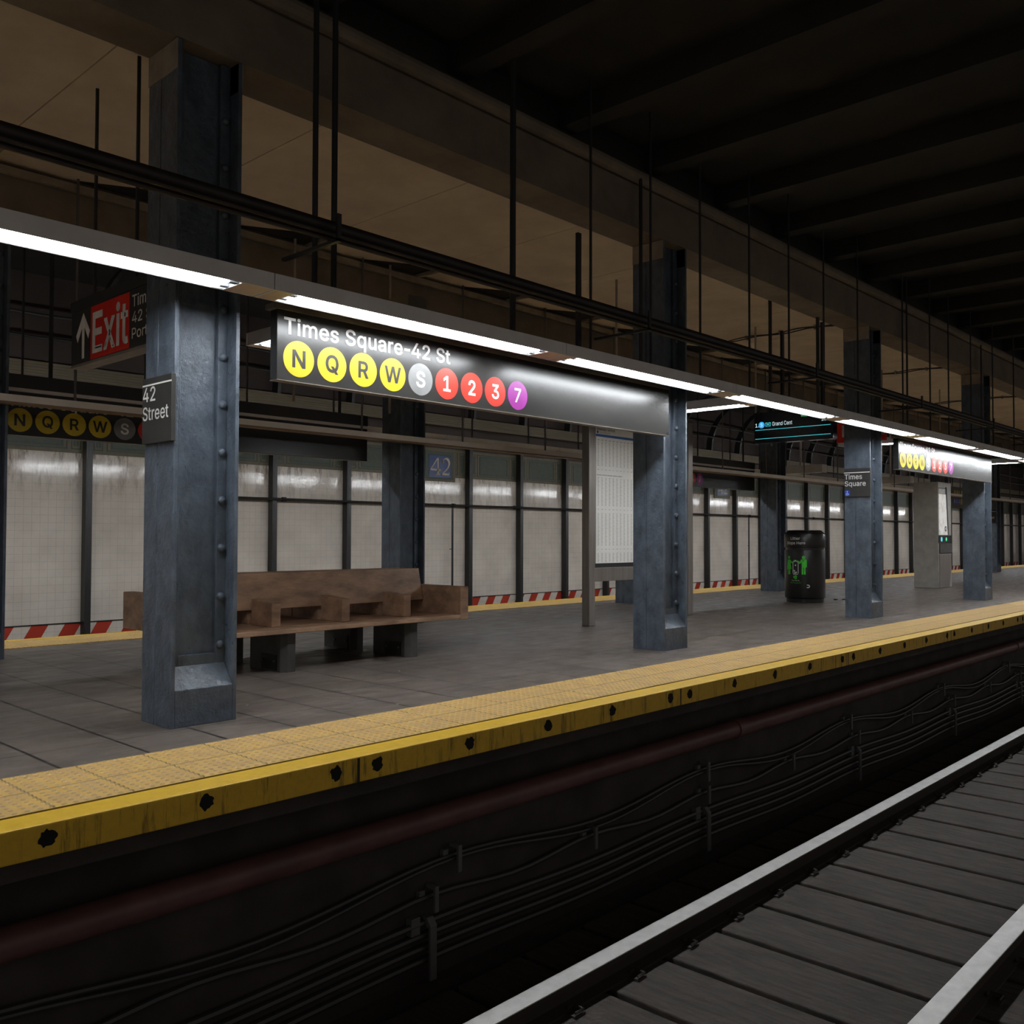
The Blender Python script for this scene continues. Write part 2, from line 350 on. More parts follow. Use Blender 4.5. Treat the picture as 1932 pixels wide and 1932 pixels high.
# letter outlines (advance, contours in thousandths)
GLYPH = {
    ' ': (0.188, []),
    '!': (0.196, ["67,160 63,509 132,509 128,160", "98,-4 91,-4 84,-2 77,0 71,4 66,9 61,14 57,20 54,27 53,34 52,41 53,48 54,55 57,62 61,68 66,73 71,78 77,82 84,84 91,86 98,86 105,86 112,84 119,82 125,78 130,73 135,68 139,62 141,55 143,48 143,41 143,34 141,27 139,20 135,14 130,9 125,4 119,0 112,-2 105,-4"]),
    ',': (0.188, ["38,-119 68,71 137,71 84,-119"]),
    '-': (0.453, ["337,244 337,188 114,188 114,244"]),
    '.': (0.188, ["95,-4 88,-4 81,-2 75,0 69,4 63,9 58,14 54,20 52,27 50,34 50,41 50,48 52,55 54,62 58,68 63,73 69,78 75,82 81,85 88,86 95,87 103,86 110,85 116,82 122,78 128,73 132,68 136,62 139,55 140,48 141,41 140,34 139,27 136,20 132,14 128,9 122,4 116,0 110,-2 103,-4"]),
    '1': (0.453, ["76,0 76,55 391,55 391,0", "276,509 276,0 212,0 212,448 209,448 86,358 86,427 198,509"]),
    '2': (0.453, ["64,0 64,47 234,229 282,282 289,292 296,301 302,309 306,318 311,327 314,335 317,344 319,353 320,362 320,371 320,382 318,392 316,402 312,410 308,419 302,426 296,433 289,439 282,444 273,449 264,453 255,456 245,458 234,459 224,460 212,459 201,458 191,455 181,452 172,447 164,442 156,436 150,429 144,422 139,413 135,404 131,395 129,384 127,373 127,362 66,362 66,380 69,397 73,413 79,428 86,442 95,456 105,468 117,478 129,488 143,496 158,503 174,509 190,512 207,515 225,516 243,515 260,513 276,509 291,503 306,497 319,488 332,479 343,469 352,458 361,445 368,432 374,418 378,403 380,388 381,372 381,361 379,350 377,339 375,328 371,318 366,307 361,296 354,284 345,271 336,259 325,245 313,230 299,215 284,198 267,180 153,60 153,57 389,57 389,0"]),
    '3': (0.453, ["218,-7 200,-6 182,-4 165,-1 148,4 133,10 118,17 104,25 92,35 80,46 70,57 62,70 55,84 49,99 46,115 44,132 109,132 111,122 113,112 117,103 121,95 126,87 133,80 140,74 148,68 156,63 165,59 175,56 185,53 196,51 207,50 219,50 231,50 243,52 254,54 265,57 275,61 285,66 293,71 301,78 308,85 315,93 320,102 324,111 327,122 329,133 329,145 329,156 327,166 324,177 321,187 316,196 310,205 303,213 295,221 285,228 275,234 263,239 249,242 235,245 219,247 201,248 157,248 157,299 288,448 288,452 70,452 70,509 372,509 372,461 211,278 211,289 233,290 254,290 273,287 291,282 308,276 324,268 338,258 350,248 361,236 371,222 379,208 385,193 389,178 392,162 393,145 392,127 389,111 385,95 379,80 370,66 361,53 350,41 337,30 324,21 309,12 292,6 275,0 257,-4 238,-6"]),
    '4': (0.453, ["40,105 40,158 247,509 311,509 109,166 109,163 413,163 413,105", "282,0 282,121 282,146 282,318 343,318 343,0"]),
    '7': (0.453, ["97,0 323,448 323,452 62,452 62,509 391,509 391,449 165,0"]),
    'A': (0.48, ["16,0 201,509 276,509 463,0 395,0 287,302 264,372 232,478 245,478 213,371 191,302 85,0", "110,142 110,199 370,199 370,142"]),
    'C': (0.51, ["267,-7 242,-6 217,-2 194,5 171,13 150,25 131,39 113,55 97,73 82,93 70,115 59,140 51,166 45,193 41,223 40,254 41,285 45,315 51,343 59,369 70,393 82,415 97,436 113,454 131,470 150,484 171,495 194,504 217,510 242,514 267,516 283,515 298,514 312,511 326,508 340,504 354,499 367,494 379,487 391,479 402,471 413,462 423,452 432,442 440,430 448,418 455,406 461,392 466,378 470,364 473,348 408,348 406,359 403,368 399,378 394,386 389,395 384,402 378,409 372,416 365,423 357,428 350,434 341,438 333,442 324,446 315,449 306,451 297,453 287,455 277,456 267,456 249,455 231,452 215,447 199,441 184,432 169,422 156,410 145,396 134,381 125,364 117,345 111,325 107,303 104,279 103,254 104,229 107,206 111,184 117,163 125,145 134,127 145,112 157,98 170,87 184,76 199,68 215,61 232,57 249,54 267,53 277,53 287,54 297,55 306,57 315,60 324,63 333,67 341,71 350,75 357,81 365,86 372,93 378,99 384,107 389,114 394,123 399,131 403,141 406,150 408,160 473,160 470,145 466,131 461,117 455,103 448,91 440,79 432,67 423,57 413,47 402,38 391,30 379,22 367,15 354,10 341,5 327,0 312,-3 298,-5 283,-6"]),
    'E': (0.419, ["60,0 60,509 372,509 372,452 125,452 125,286 355,286 355,229 125,229 125,57 375,57 375,0"]),
    'G': (0.52, ["269,-7 242,-6 217,-2 193,5 171,14 149,25 130,39 112,55 96,73 82,93 69,116 59,140 51,166 45,194 41,223 40,254 41,285 45,315 51,343 59,369 69,393 82,415 96,436 112,454 129,470 149,484 170,495 192,504 215,510 239,514 265,516 281,515 296,514 311,511 326,508 340,504 354,498 367,492 380,485 392,478 403,469 414,460 424,450 433,439 441,428 449,416 456,404 462,391 467,377 471,363 474,349 408,349 405,358 401,368 397,377 392,385 387,393 382,401 376,408 370,415 363,421 356,427 349,432 341,437 333,441 324,445 315,448 306,451 296,453 286,455 276,455 265,456 247,455 230,452 214,447 198,441 183,432 169,422 156,410 145,397 134,381 125,364 117,345 111,325 107,303 104,279 103,254 104,229 107,206 111,184 117,163 125,145 134,128 145,112 157,99 170,87 184,76 200,68 216,61 233,57 250,54 269,53 285,54 301,56 317,59 331,65 345,71 357,79 369,88 379,99 388,110 396,123 403,137 408,152 412,168 414,185 415,202 434,199 283,199 283,256 478,256 478,200 477,176 474,152 468,131 461,110 451,91 439,73 426,57 411,43 395,30 377,19 357,10 337,2 315,-3 292,-6"]),
    'H': (0.517, ["60,0 60,509 125,509 125,289 392,289 392,509 457,509 457,0 392,0 392,232 125,232 125,0"]),
    'I': (0.301, ["31,0 31,57 118,57 118,452 31,452 31,509 269,509 269,452 183,452 183,57 269,57 269,0"]),
    'L': (0.393, ["60,0 60,509 125,509 125,57 361,57 361,0"]),
    'M': (0.628, ["60,0 60,509 152,509 277,187 287,159 299,123 311,84 322,49 307,49 318,83 330,121 342,158 352,187 476,509 568,509 568,0 504,0 504,291 504,327 505,369 506,413 507,457 513,457 498,409 482,363 467,322 456,291 342,0 286,0 170,291 159,321 145,361 129,408 112,457 119,457 120,416 121,372 122,328 122,291 122,0"]),
    'N': (0.523, ["60,0 60,509 136,509 343,183 363,151 388,107 414,55 405,54 401,108 399,157 399,195 399,509 463,509 463,0 387,0 202,290 177,331 148,381 108,452 119,454 122,384 124,328 125,291 125,0"]),
    'P': (0.445, ["60,0 60,509 235,509 258,508 279,505 298,501 316,495 332,487 347,478 360,468 371,456 381,444 390,430 397,415 402,399 406,383 408,365 409,348 408,330 406,313 402,296 397,280 390,265 381,251 371,239 360,227 347,216 332,207 316,199 298,193 279,189 258,187 235,186 109,186 109,242 233,242 248,243 262,245 275,247 287,251 297,256 306,262 315,269 322,276 328,284 333,294 337,303 340,314 343,325 344,336 344,348 344,359 343,371 340,382 337,392 333,402 328,411 322,419 315,426 306,433 297,439 286,443 275,447 262,450 248,451 232,452 125,452 125,0"]),
    'Q': (0.533, ["245,159 313,159 369,85 384,65 468,-48 401,-48 346,27 331,46", "267,-7 241,-6 217,-2 194,5 171,13 150,25 131,39 113,55 97,73 82,93 70,115 59,140 51,166 45,193 41,223 40,254 41,285 45,315 51,343 59,369 70,393 82,415 97,436 113,454 131,470 150,484 171,495 194,504 217,510 241,514 267,516 293,514 317,510 340,504 363,495 384,484 403,470 421,454 437,436 451,415 464,393 474,369 482,343 488,315 492,285 493,254 492,223 488,193 482,166 474,140 464,115 451,93 437,73 421,55 403,39 384,25 363,13 340,5 317,-2 293,-6", "267,53 285,54 302,57 318,61 334,68 349,76 364,86 377,98 388,112 399,127 408,144 416,163 422,183 427,205 429,229 430,254 429,279 427,303 422,325 416,346 408,365 399,382 388,397 377,411 364,423 349,433 334,441 318,447 302,452 285,455 267,456 249,455 232,452 215,447 199,441 184,433 170,422 157,411 145,397 135,381 125,364 117,345 111,325 107,303 104,279 103,254 104,229 107,205 111,183 117,163 125,144 135,127 145,112 157,98 170,86 184,76 199,68 215,61 232,57 249,54"]),
    'R': (0.449, ["60,0 60,509 236,509 259,508 280,505 299,501 317,496 333,489 348,480 361,470 372,459 382,447 390,433 397,419 403,403 406,387 409,370 409,352 409,334 406,317 403,301 397,286 390,271 382,258 372,246 361,235 348,226 333,217 317,210 299,205 279,201 258,198 236,198 96,198 96,255 234,255 249,256 263,257 276,259 287,263 298,267 307,272 315,278 322,285 329,292 334,300 338,309 341,319 343,329 345,340 345,352 345,364 343,375 341,386 338,395 334,405 329,413 322,421 315,428 307,434 298,440 287,444 275,448 262,450 248,452 233,452 125,452 125,0", "353,0 230,229 303,229 428,0"]),
    'S': (0.447, ["224,-9 202,-8 182,-6 162,-2 144,3 128,9 112,17 98,26 85,36 74,48 64,60 56,74 49,88 44,103 40,120 38,137 104,137 106,125 109,115 112,105 117,96 123,88 130,80 138,74 147,68 156,63 166,59 177,55 188,53 200,51 212,50 224,49 237,50 250,51 263,53 275,56 286,60 296,65 306,71 315,77 323,84 329,92 335,100 340,109 343,119 345,129 346,139 345,149 343,157 341,165 337,172 332,179 326,185 320,190 313,195 305,200 296,205 245,222 184,239 160,247 138,256 118,266 101,277 86,289 74,303 64,318 57,335 53,353 52,372 53,389 56,405 60,420 67,434 75,448 85,460 96,471 109,481 122,490 138,498 154,504 171,509 189,513 208,515 227,516 247,515 266,513 283,509 300,504 316,498 331,490 344,481 357,471 367,461 377,449 385,436 392,422 396,408 399,393 401,378 337,378 335,393 330,406 323,418 313,428 302,437 289,445 275,451 259,455 243,458 225,459 212,458 200,457 188,455 178,452 167,448 158,443 149,438 141,432 135,425 129,418 124,411 120,402 117,394 116,385 115,376 116,366 118,356 121,348 125,340 131,334 138,327 145,322 152,317 161,312 169,308 212,293 264,279 312,264 321,259 331,255 341,249 350,244 359,238 367,231 375,224 382,215 389,207 395,198 399,187 403,177 406,165 408,152 408,139 407,122 405,107 400,92 394,77 386,64 377,51 366,39 353,28 339,19 323,11 306,4 288,-2 268,-6 246,-8"]),
    'T': (0.449, ["32,452 32,509 417,509 417,452 257,452 257,0 193,0 193,452"]),
    'W': (0.686, ["155,0 16,509 82,509 163,196 175,145 187,94 197,40 189,40 200,94 211,145 224,196 306,509 380,509 462,196 474,145 486,94 497,40 488,40 499,94 510,145 523,196 603,509 670,509 530,0 455,0 368,323 351,391 336,475 350,475 335,395 318,323 230,0"]),
    'Y': (0.472, ["203,0 203,208 16,509 91,509 192,344 222,292 250,230 224,230 251,293 280,344 381,509 455,509 268,208 268,0"]),
    'a': (0.389, ["160,-9 146,-8 132,-6 119,-4 106,0 94,5 83,11 73,18 63,26 55,35 48,45 41,55 37,67 33,80 31,93 30,108 31,120 32,132 35,143 39,152 43,161 49,169 55,176 62,182 69,188 78,193 86,198 95,202 105,205 115,208 125,211 178,220 234,227 265,235 276,255 276,257 275,266 274,274 272,282 270,290 267,297 263,303 258,309 253,314 247,318 240,322 232,325 224,328 215,329 206,330 196,331 185,330 175,329 166,328 157,325 149,322 118,301 100,274 41,291 47,304 53,317 61,328 69,337 79,346 88,354 99,360 110,366 121,371 133,375 145,379 157,381 169,383 182,384 194,384 239,379 249,377 258,374 268,370 277,366 286,360 294,354 302,347 310,339 316,330 322,320 327,309 331,297 334,283 336,268 337,251 337,0 277,0 277,52 272,52 252,25 246,19 239,14 232,9 224,5 215,1 206,-2 195,-5 184,-7 172,-8", "170,45 184,46 196,48 207,50 218,54 228,59 237,64 245,71 252,78 258,85 263,93 268,102 271,111 274,119 275,129 276,138 276,190 259,182 231,176 200,171 175,168 134,159 127,156 120,152 114,148 108,144 103,139 99,134 96,128 94,121 92,113 92,105 92,97 93,90 95,84 98,78 102,72 106,67 111,63 117,59 123,55 130,52 137,50 145,48 153,47 161,46"]),
    'b': (0.424, ["229,-8 216,-8 204,-6 192,-4 182,-1 172,4 164,9 156,14 149,19 143,25 138,31 118,59 112,59 112,0 53,0 53,509 114,509 114,319 118,319 137,346 143,352 149,357 155,363 163,368 171,373 181,377 191,380 203,383 215,384 229,384 248,383 265,381 282,376 298,369 313,361 327,350 339,338 351,325 361,309 370,293 377,274 383,255 387,234 389,212 390,189 389,165 387,143 383,122 377,103 370,84 361,68 351,52 340,39 327,27 313,16 298,7 282,1 266,-4 248,-7", "220,47 234,48 247,50 258,54 269,59 279,66 289,74 297,83 304,93 310,104 316,117 320,130 324,144 326,158 328,174 328,189 328,205 326,220 324,234 320,248 316,261 311,273 304,284 297,294 289,303 280,311 270,318 259,323 247,327 234,329 220,330 207,329 194,327 182,323 171,318 161,312 152,304 144,296 137,286 130,275 125,263 121,250 117,236 115,221 113,206 113,189 113,173 115,157 117,142 121,128 125,115 131,103 137,92 144,82 152,73 162,65 172,58 183,53 194,50 207,47"]),
    'c': (0.396, ["207,-8 187,-7 168,-4 150,1 133,8 117,16 102,27 88,39 76,53 65,68 56,85 48,103 42,123 38,143 35,165 34,187 35,211 38,233 42,253 48,273 56,291 65,308 76,323 88,337 102,349 117,360 133,369 150,376 168,380 187,383 207,384 218,384 229,383 240,382 250,380 260,377 270,374 279,370 288,366 297,361 305,356 313,350 320,344 327,337 334,330 340,322 345,314 350,305 355,296 358,287 362,277 303,262 290,289 270,311 242,325 207,330 193,329 179,327 167,323 155,317 145,310 136,302 127,292 120,282 114,271 108,258 104,245 101,231 98,217 97,203 96,187 97,173 98,158 101,144 104,131 108,117 114,105 120,94 127,83 136,74 145,66 155,59 167,53 179,50 193,47 207,46 243,52 271,66 292,89 304,117 363,102 360,92 356,83 352,73 347,65 341,56 335,48 329,41 322,34 314,27 306,21 298,16 289,11 280,6 271,3 261,-1 251,-3 240,-5 229,-7 218,-8"]),
    'd': (0.424, ["195,-8 177,-7 159,-4 142,1 126,7 111,16 98,27 85,39 74,52 63,68 55,84 47,103 42,122 37,143 35,165 34,189 35,212 37,234 42,255 47,274 55,293 64,309 74,325 85,338 98,350 112,361 127,369 143,376 159,381 177,383 196,384 209,384 222,383 233,380 244,377 253,373 261,368 269,363 276,357 282,352 287,346 306,319 311,319 311,509 372,509 372,0 313,0 313,59 307,59 287,31 281,25 275,19 268,14 261,9 252,4 243,-1 233,-4 221,-6 209,-8", "205,47 218,47 230,50 242,53 253,58 263,65 272,73 280,82 288,92 294,103 299,115 304,128 307,142 310,157 311,173 312,189 311,206 310,221 307,236 304,250 300,263 294,275 288,286 281,296 273,304 263,312 253,318 242,323 231,327 218,329 205,330 191,329 178,327 166,323 155,318 145,311 135,303 127,294 120,284 114,273 108,261 104,248 101,234 98,220 97,205 96,189 97,174 98,158 101,144 104,130 109,117 114,104 120,93 128,83 136,74 145,66 155,59 166,54 178,50 191,48"]),
    'e': (0.404, ["212,-8 191,-7 170,-4 151,1 133,8 117,16 102,27 88,39 76,53 65,68 56,85 48,103 42,122 38,143 35,164 34,187 35,210 38,231 42,252 48,271 55,290 64,307 75,322 87,336 100,349 115,359 131,368 148,375 166,380 185,383 205,384 218,384 230,383 242,381 254,378 266,374 277,369 289,364 299,357 309,349 319,341 328,331 337,321 344,309 351,296 357,282 362,267 366,250 369,233 371,214 371,194 371,169 75,169 75,221 338,221 310,202 309,217 308,231 305,244 302,257 298,269 292,280 286,290 279,299 271,307 263,314 253,320 242,324 231,328 218,329 205,330 192,329 179,327 167,324 156,319 146,313 137,306 129,298 121,290 115,280 109,270 104,259 101,247 98,235 96,223 96,211 96,178 97,161 98,146 101,132 105,118 110,106 117,95 124,85 132,76 141,68 151,61 162,56 173,52 186,49 199,47 212,46 221,46 230,47 238,48 246,50 254,53 261,56 268,59 274,63 280,68 285,73 290,78 295,84 299,91 303,98 306,105 365,91 361,79 356,68 350,58 343,48 335,39 326,31 316,23 306,16 295,10 283,4 270,0 256,-4 242,-6 227,-8"]),
    'g': (0.425, ["207,-151 191,-150 175,-149 160,-147 147,-144 134,-140 122,-135 111,-130 100,-124 91,-117 82,-110 74,-103 67,-95 61,-86 55,-78 51,-69 101,-41 122,-66 127,-71 133,-76 139,-80 146,-84 154,-88 163,-92 173,-94 183,-96 195,-97 207,-97 225,-96 241,-94 256,-89 270,-83 282,-75 293,-65 301,-53 307,-40 310,-24 311,-6 311,68 306,68 287,41 281,36 275,30 268,25 261,20 252,16 243,12 233,9 221,7 209,5 195,5 177,6 160,8 143,13 128,19 113,27 99,36 86,47 74,60 64,74 55,90 48,108 42,126 38,147 35,168 34,191 35,214 37,236 42,256 47,275 55,293 64,310 74,325 86,338 98,350 112,361 127,369 143,376 160,381 178,383 196,384 210,384 222,383 234,380 244,377 253,373 262,368 270,363 277,358 283,352 288,346 308,319 313,319 313,379 372,379 372,-9 372,-28 369,-46 364,-62 358,-77 350,-90 341,-102 330,-112 318,-121 305,-129 291,-136 275,-141 259,-145 242,-148 225,-150", "205,59 218,60 231,62 243,65 254,69 264,75 273,82 281,90 288,99 294,110 300,121 304,133 308,147 310,161 312,176 312,193 312,208 310,223 308,238 305,251 300,264 295,276 288,286 281,296 273,305 264,312 254,319 243,323 231,327 218,329 205,330 191,329 178,327 166,323 155,318 145,312 136,304 128,295 120,285 114,274 109,262 104,250 101,236 98,222 97,208 96,193 97,177 98,162 101,148 104,135 109,123 114,111 121,101 128,91 136,83 145,76 156,70 167,65 178,62 191,60"]),
    'h': (0.41, ["114,227 114,0 53,0 53,509 114,509 114,287 102,287 110,307 119,324 129,339 140,352 152,362 165,370 180,376 195,381 211,384 227,384 242,384 257,382 270,379 283,374 295,369 306,362 316,353 326,344 334,333 341,321 347,307 351,293 354,276 356,259 357,240 357,0 296,0 296,235 295,252 292,268 288,281 281,294 273,304 263,313 252,320 239,325 225,328 210,329 199,329 189,327 179,325 170,322 161,317 152,312 145,306 138,299 132,291 126,283 122,273 118,263 116,252 114,240"]),
    'i': (0.167, ["53,0 53,379 114,379 114,0", "84,443 77,443 71,445 65,447 59,450 54,455 49,460 46,465 43,471 42,477 41,483 42,490 43,496 46,502 49,507 54,512 59,516 65,519 71,522 77,523 84,524 91,523 97,522 103,519 109,516 114,512 118,507 122,502 124,496 126,490 126,483 126,477 124,471 122,465 118,460 114,455 109,450 103,447 97,445 91,443"]),
    'k': (0.381, ["110,137 110,212 121,212 284,379 360,379 184,199 177,199", "53,0 53,509 114,509 114,0", "294,0 148,186 191,229 372,0"]),
    'l': (0.189, ["139,-2 123,-1 108,1 95,6 83,12 74,20 66,30 60,41 56,54 53,68 53,84 53,509 114,509 114,99 114,89 115,80 116,73 118,67 120,62 123,59 127,56 133,54 139,52 146,52 160,53 170,54 181,3 162,-1"]),
    'm': (0.61, ["53,0 53,379 112,379 112,295 108,295 111,307 115,318 120,328 126,337 132,346 140,354 147,360 155,366 163,372 172,376 181,380 190,383 200,385 209,386 219,386 235,385 250,382 264,377 276,370 287,361 297,350 305,338 312,325 317,310 321,295 312,295 316,306 320,316 325,326 330,335 337,343 345,351 353,358 361,364 371,370 381,375 391,379 402,382 413,384 425,386 437,386 450,386 462,384 474,381 486,377 497,372 508,365 517,358 526,349 534,339 541,328 546,316 551,303 554,288 556,272 557,255 557,0 496,0 496,254 495,269 492,283 487,295 481,305 473,313 463,319 453,324 442,328 431,330 419,330 409,330 399,329 390,327 382,324 374,320 367,315 361,310 355,304 350,297 345,290 342,282 339,274 337,266 336,257 335,247 335,0 274,0 274,260 273,272 271,283 267,293 261,303 253,311 244,318 234,323 224,327 212,330 199,330 191,330 182,329 174,327 166,324 158,320 150,316 143,310 137,304 131,297 126,289 121,281 118,271 116,261 114,250 114,238 114,0"]),
    'n': (0.41, ["114,227 114,0 53,0 53,379 112,379 112,287 102,287 110,307 119,324 129,339 140,352 152,362 165,370 180,376 195,381 211,384 227,384 242,384 257,382 270,379 283,374 295,369 306,362 316,353 325,344 333,333 341,321 347,307 351,293 354,276 356,259 357,240 357,0 296,0 296,235 295,252 292,268 288,281 281,294 273,304 263,313 252,320 239,325 225,328 210,329 199,329 189,327 179,325 170,322 161,317 152,312 145,306 138,299 132,291 126,283 122,273 118,263 116,252 114,240"]),
    'o': (0.415, ["207,-8 187,-7 168,-4 150,1 133,8 117,16 102,27 88,39 76,53 65,68 56,85 48,103 42,123 38,143 35,165 34,187 35,211 38,233 42,253 48,273 56,291 65,308 76,323 88,337 102,349 117,360 133,369 150,376 168,380 187,383 207,384 228,383 247,380 265,376 282,369 299,360 314,349 327,337 339,323 350,308 359,291 367,273 373,253 378,233 380,211 381,187 380,165 378,143 373,123 367,103 359,85 350,68 339,53 327,39 314,27 299,16 282,8 265,1 247,-4 228,-7", "207,46 222,47 236,50 248,53 260,59 270,66 280,74 288,83 295,94 302,105 307,117 311,131 315,144 317,158 319,173 319,187 319,202 317,217 315,231 311,245 307,258 302,271 295,282 288,292 280,302 270,310 260,317 248,323 236,327 222,329 207,330 193,329 179,327 167,323 155,317 145,310 136,302 127,292 120,282 114,271 108,258 104,245 101,231 98,217 97,203 96,187 97,173 98,158 101,144 104,131 108,117 114,105 120,94 127,83 136,74 145,66 155,59 167,53 179,50 193,47"]),
    'p': (0.424, ["53,-143 53,379 112,379 112,319 118,319 137,346 143,352 149,357 155,363 163,368 171,373 181,377 191,380 203,383 215,384 229,384 248,383 265,381 282,376 298,369 313,361 327,350 339,338 351,325 361,309 370,293 377,274 383,255 387,234 389,212 390,189 389,165 387,143 383,122 377,103 370,84 361,68 351,52 340,39 327,27 313,16 298,7 282,1 266,-4 248,-7 229,-8 216,-8 204,-6 192,-4 182,-1 173,4 164,9 156,14 150,19 143,25 138,31 118,59 114,59 114,-143", "220,47 234,48 247,50 258,54 269,59 279,66 289,74 297,83 304,93 310,104 316,117 320,130 324,144 326,158 328,174 328,189 328,205 326,220 324,234 320,248 316,261 311,273 304,284 297,294 289,303 280,311 270,318 259,323 247,327 234,329 220,330 207,329 194,327 182,323 171,318 161,312 152,304 144,296 137,286 130,275 125,263 121,250 117,236 115,221 113,206 113,189 113,173 115,157 117,142 121,128 125,115 131,103 137,92 144,82 152,73 162,65 172,58 183,53 194,50 207,47"]),
    'q': (0.424, ["372,-143 311,-143 311,59 306,59 287,31 281,25 275,19 268,14 261,9 252,4 243,-1 233,-4 221,-6 209,-8 195,-8 177,-7 159,-4 142,1 126,7 111,16 98,27 85,39 74,52 63,68 55,84 47,103 42,122 37,143 35,165 34,189 35,212 37,234 42,255 47,274 55,293 64,309 74,325 85,338 98,350 112,361 127,369 143,376 159,381 177,383 196,384 209,384 222,383 233,380 244,377 253,373 261,368 269,363 276,357 282,352 287,346 307,319 313,319 313,379 372,379", "205,47 218,47 230,50 242,53 253,58 263,65 272,73 280,82 288,92 294,103 299,115 304,128 307,142 310,157 311,173 312,189 311,206 310,221 307,236 304,250 300,263 294,275 288,286 281,296 273,304 263,312 253,318 242,323 231,327 218,329 205,330 191,329 178,327 166,323 155,318 145,311 135,303 127,294 120,284 114,273 108,261 104,248 101,234 98,220 97,205 96,189 97,174 98,158 101,144 104,130 109,117 114,104 120,93 128,83 136,74 145,66 155,59 166,54 178,50 191,48"]),
    'r': (0.259, ["53,0 53,379 112,379 112,321 115,321 120,332 126,342 134,351 142,360 152,367 163,374 175,378 187,382 200,384 213,385 229,384 243,384 243,322 230,324 207,326 196,325 186,324 177,322 168,319 159,315 151,310 144,304 137,298 131,291 126,284 121,275 118,267 116,257 114,247 114,237 114,0"]),
    's': (0.365, ["182,-8 167,-8 152,-6 138,-4 125,-1 112,3 100,9 89,15 79,21 70,29 62,38 54,47 48,58 43,69 39,81 36,94 94,107 98,95 102,84 108,75 116,67 124,60 134,55 144,51 156,48 168,46 181,45 196,46 210,48 223,51 234,56 244,62 253,69 260,77 264,85 267,94 268,103 267,110 266,118 263,124 259,130 254,136 248,141 241,145 232,149 223,152 212,155 149,170 130,175 112,182 97,190 83,198 72,208 63,219 56,231 51,244 48,258 47,274 48,287 50,299 53,310 58,321 65,332 73,341 82,350 92,357 103,364 115,370 128,375 142,379 156,382 171,384 187,384 202,384 216,383 230,380 242,377 254,372 265,367 274,361 283,355 292,347 299,339 305,330 311,321 316,311 320,301 324,290 268,277 265,286 261,294 256,301 250,309 243,316 234,322 225,326 214,330 201,332 187,333 174,332 162,330 151,327 140,322 131,317 123,310 117,303 112,295 109,286 109,277 109,269 111,262 114,255 118,249 124,243 131,238 139,234 149,230 159,226 172,223 229,209 249,204 267,197 282,190 295,181 306,171 315,161 322,149 327,136 330,122 331,107 330,93 328,81 324,69 319,58 312,47 304,37 295,28 284,20 273,13 260,6 246,1 231,-3 216,-6 199,-8"]),
    't': (0.227, ["204,379 204,327 6,327 6,379", "65,471 126,471 126,98 126,88 128,80 130,73 132,66 136,61 141,57 146,54 153,52 161,50 170,50 185,51 202,54 213,2 192,-3 168,-4 150,-3 133,0 117,5 104,12 92,21 82,32 75,45 69,59 66,75 65,93"]),
    'u': (0.41, ["182,-5 167,-4 153,-3 140,1 127,5 115,11 104,18 94,26 84,36 76,47 69,59 63,72 59,87 55,103 53,120 53,139 53,379 114,379 114,144 115,127 117,112 122,98 129,86 137,75 147,66 158,59 171,54 185,51 200,50 211,51 221,52 231,54 240,58 249,62 257,67 265,73 272,80 278,88 283,97 288,106 291,117 294,128 296,140 296,153 296,379 357,379 357,0 298,0 298,92 307,92 300,72 291,54 281,39 269,27 257,17 244,9 230,3 215,-2 199,-4"]),
    'v': (0.389, ["163,0 17,379 84,379 165,155 187,87 206,21 184,21 203,87 224,155 305,379 371,379 226,0"]),
    'w': (0.567, ["138,0 23,379 87,379 133,214 154,137 175,41 165,41 186,135 206,214 252,379 316,379 362,214 382,136 402,41 391,41 413,135 434,214 480,379 545,379 429,0 368,0 319,172 305,225 291,280 277,338 291,338 277,280 263,225 248,172 199,0"]),
    'x': (0.379, ["21,0 171,218 171,171 29,379 100,379 147,306 179,253 207,206 175,206 202,253 233,306 282,379 352,379 209,169 209,214 358,0 287,0 231,85 200,136 173,182 205,182 178,136 148,85 91,0"]),
    'y': (0.389, ["47,-139 61,-86 71,-87 104,-89 110,-88 115,-85 120,-82 125,-79 130,-74 135,-68 139,-62 143,-54 147,-45 151,-36 163,-1 17,379 84,379 165,155 187,87 206,21 184,21 202,87 224,155 305,379 371,379 204,-58 199,-70 194,-80 189,-90 183,-99 177,-107 170,-114 163,-121 155,-127 148,-132 139,-136 131,-139 121,-142 112,-144 102,-145 91,-145 65,-143"]),
}

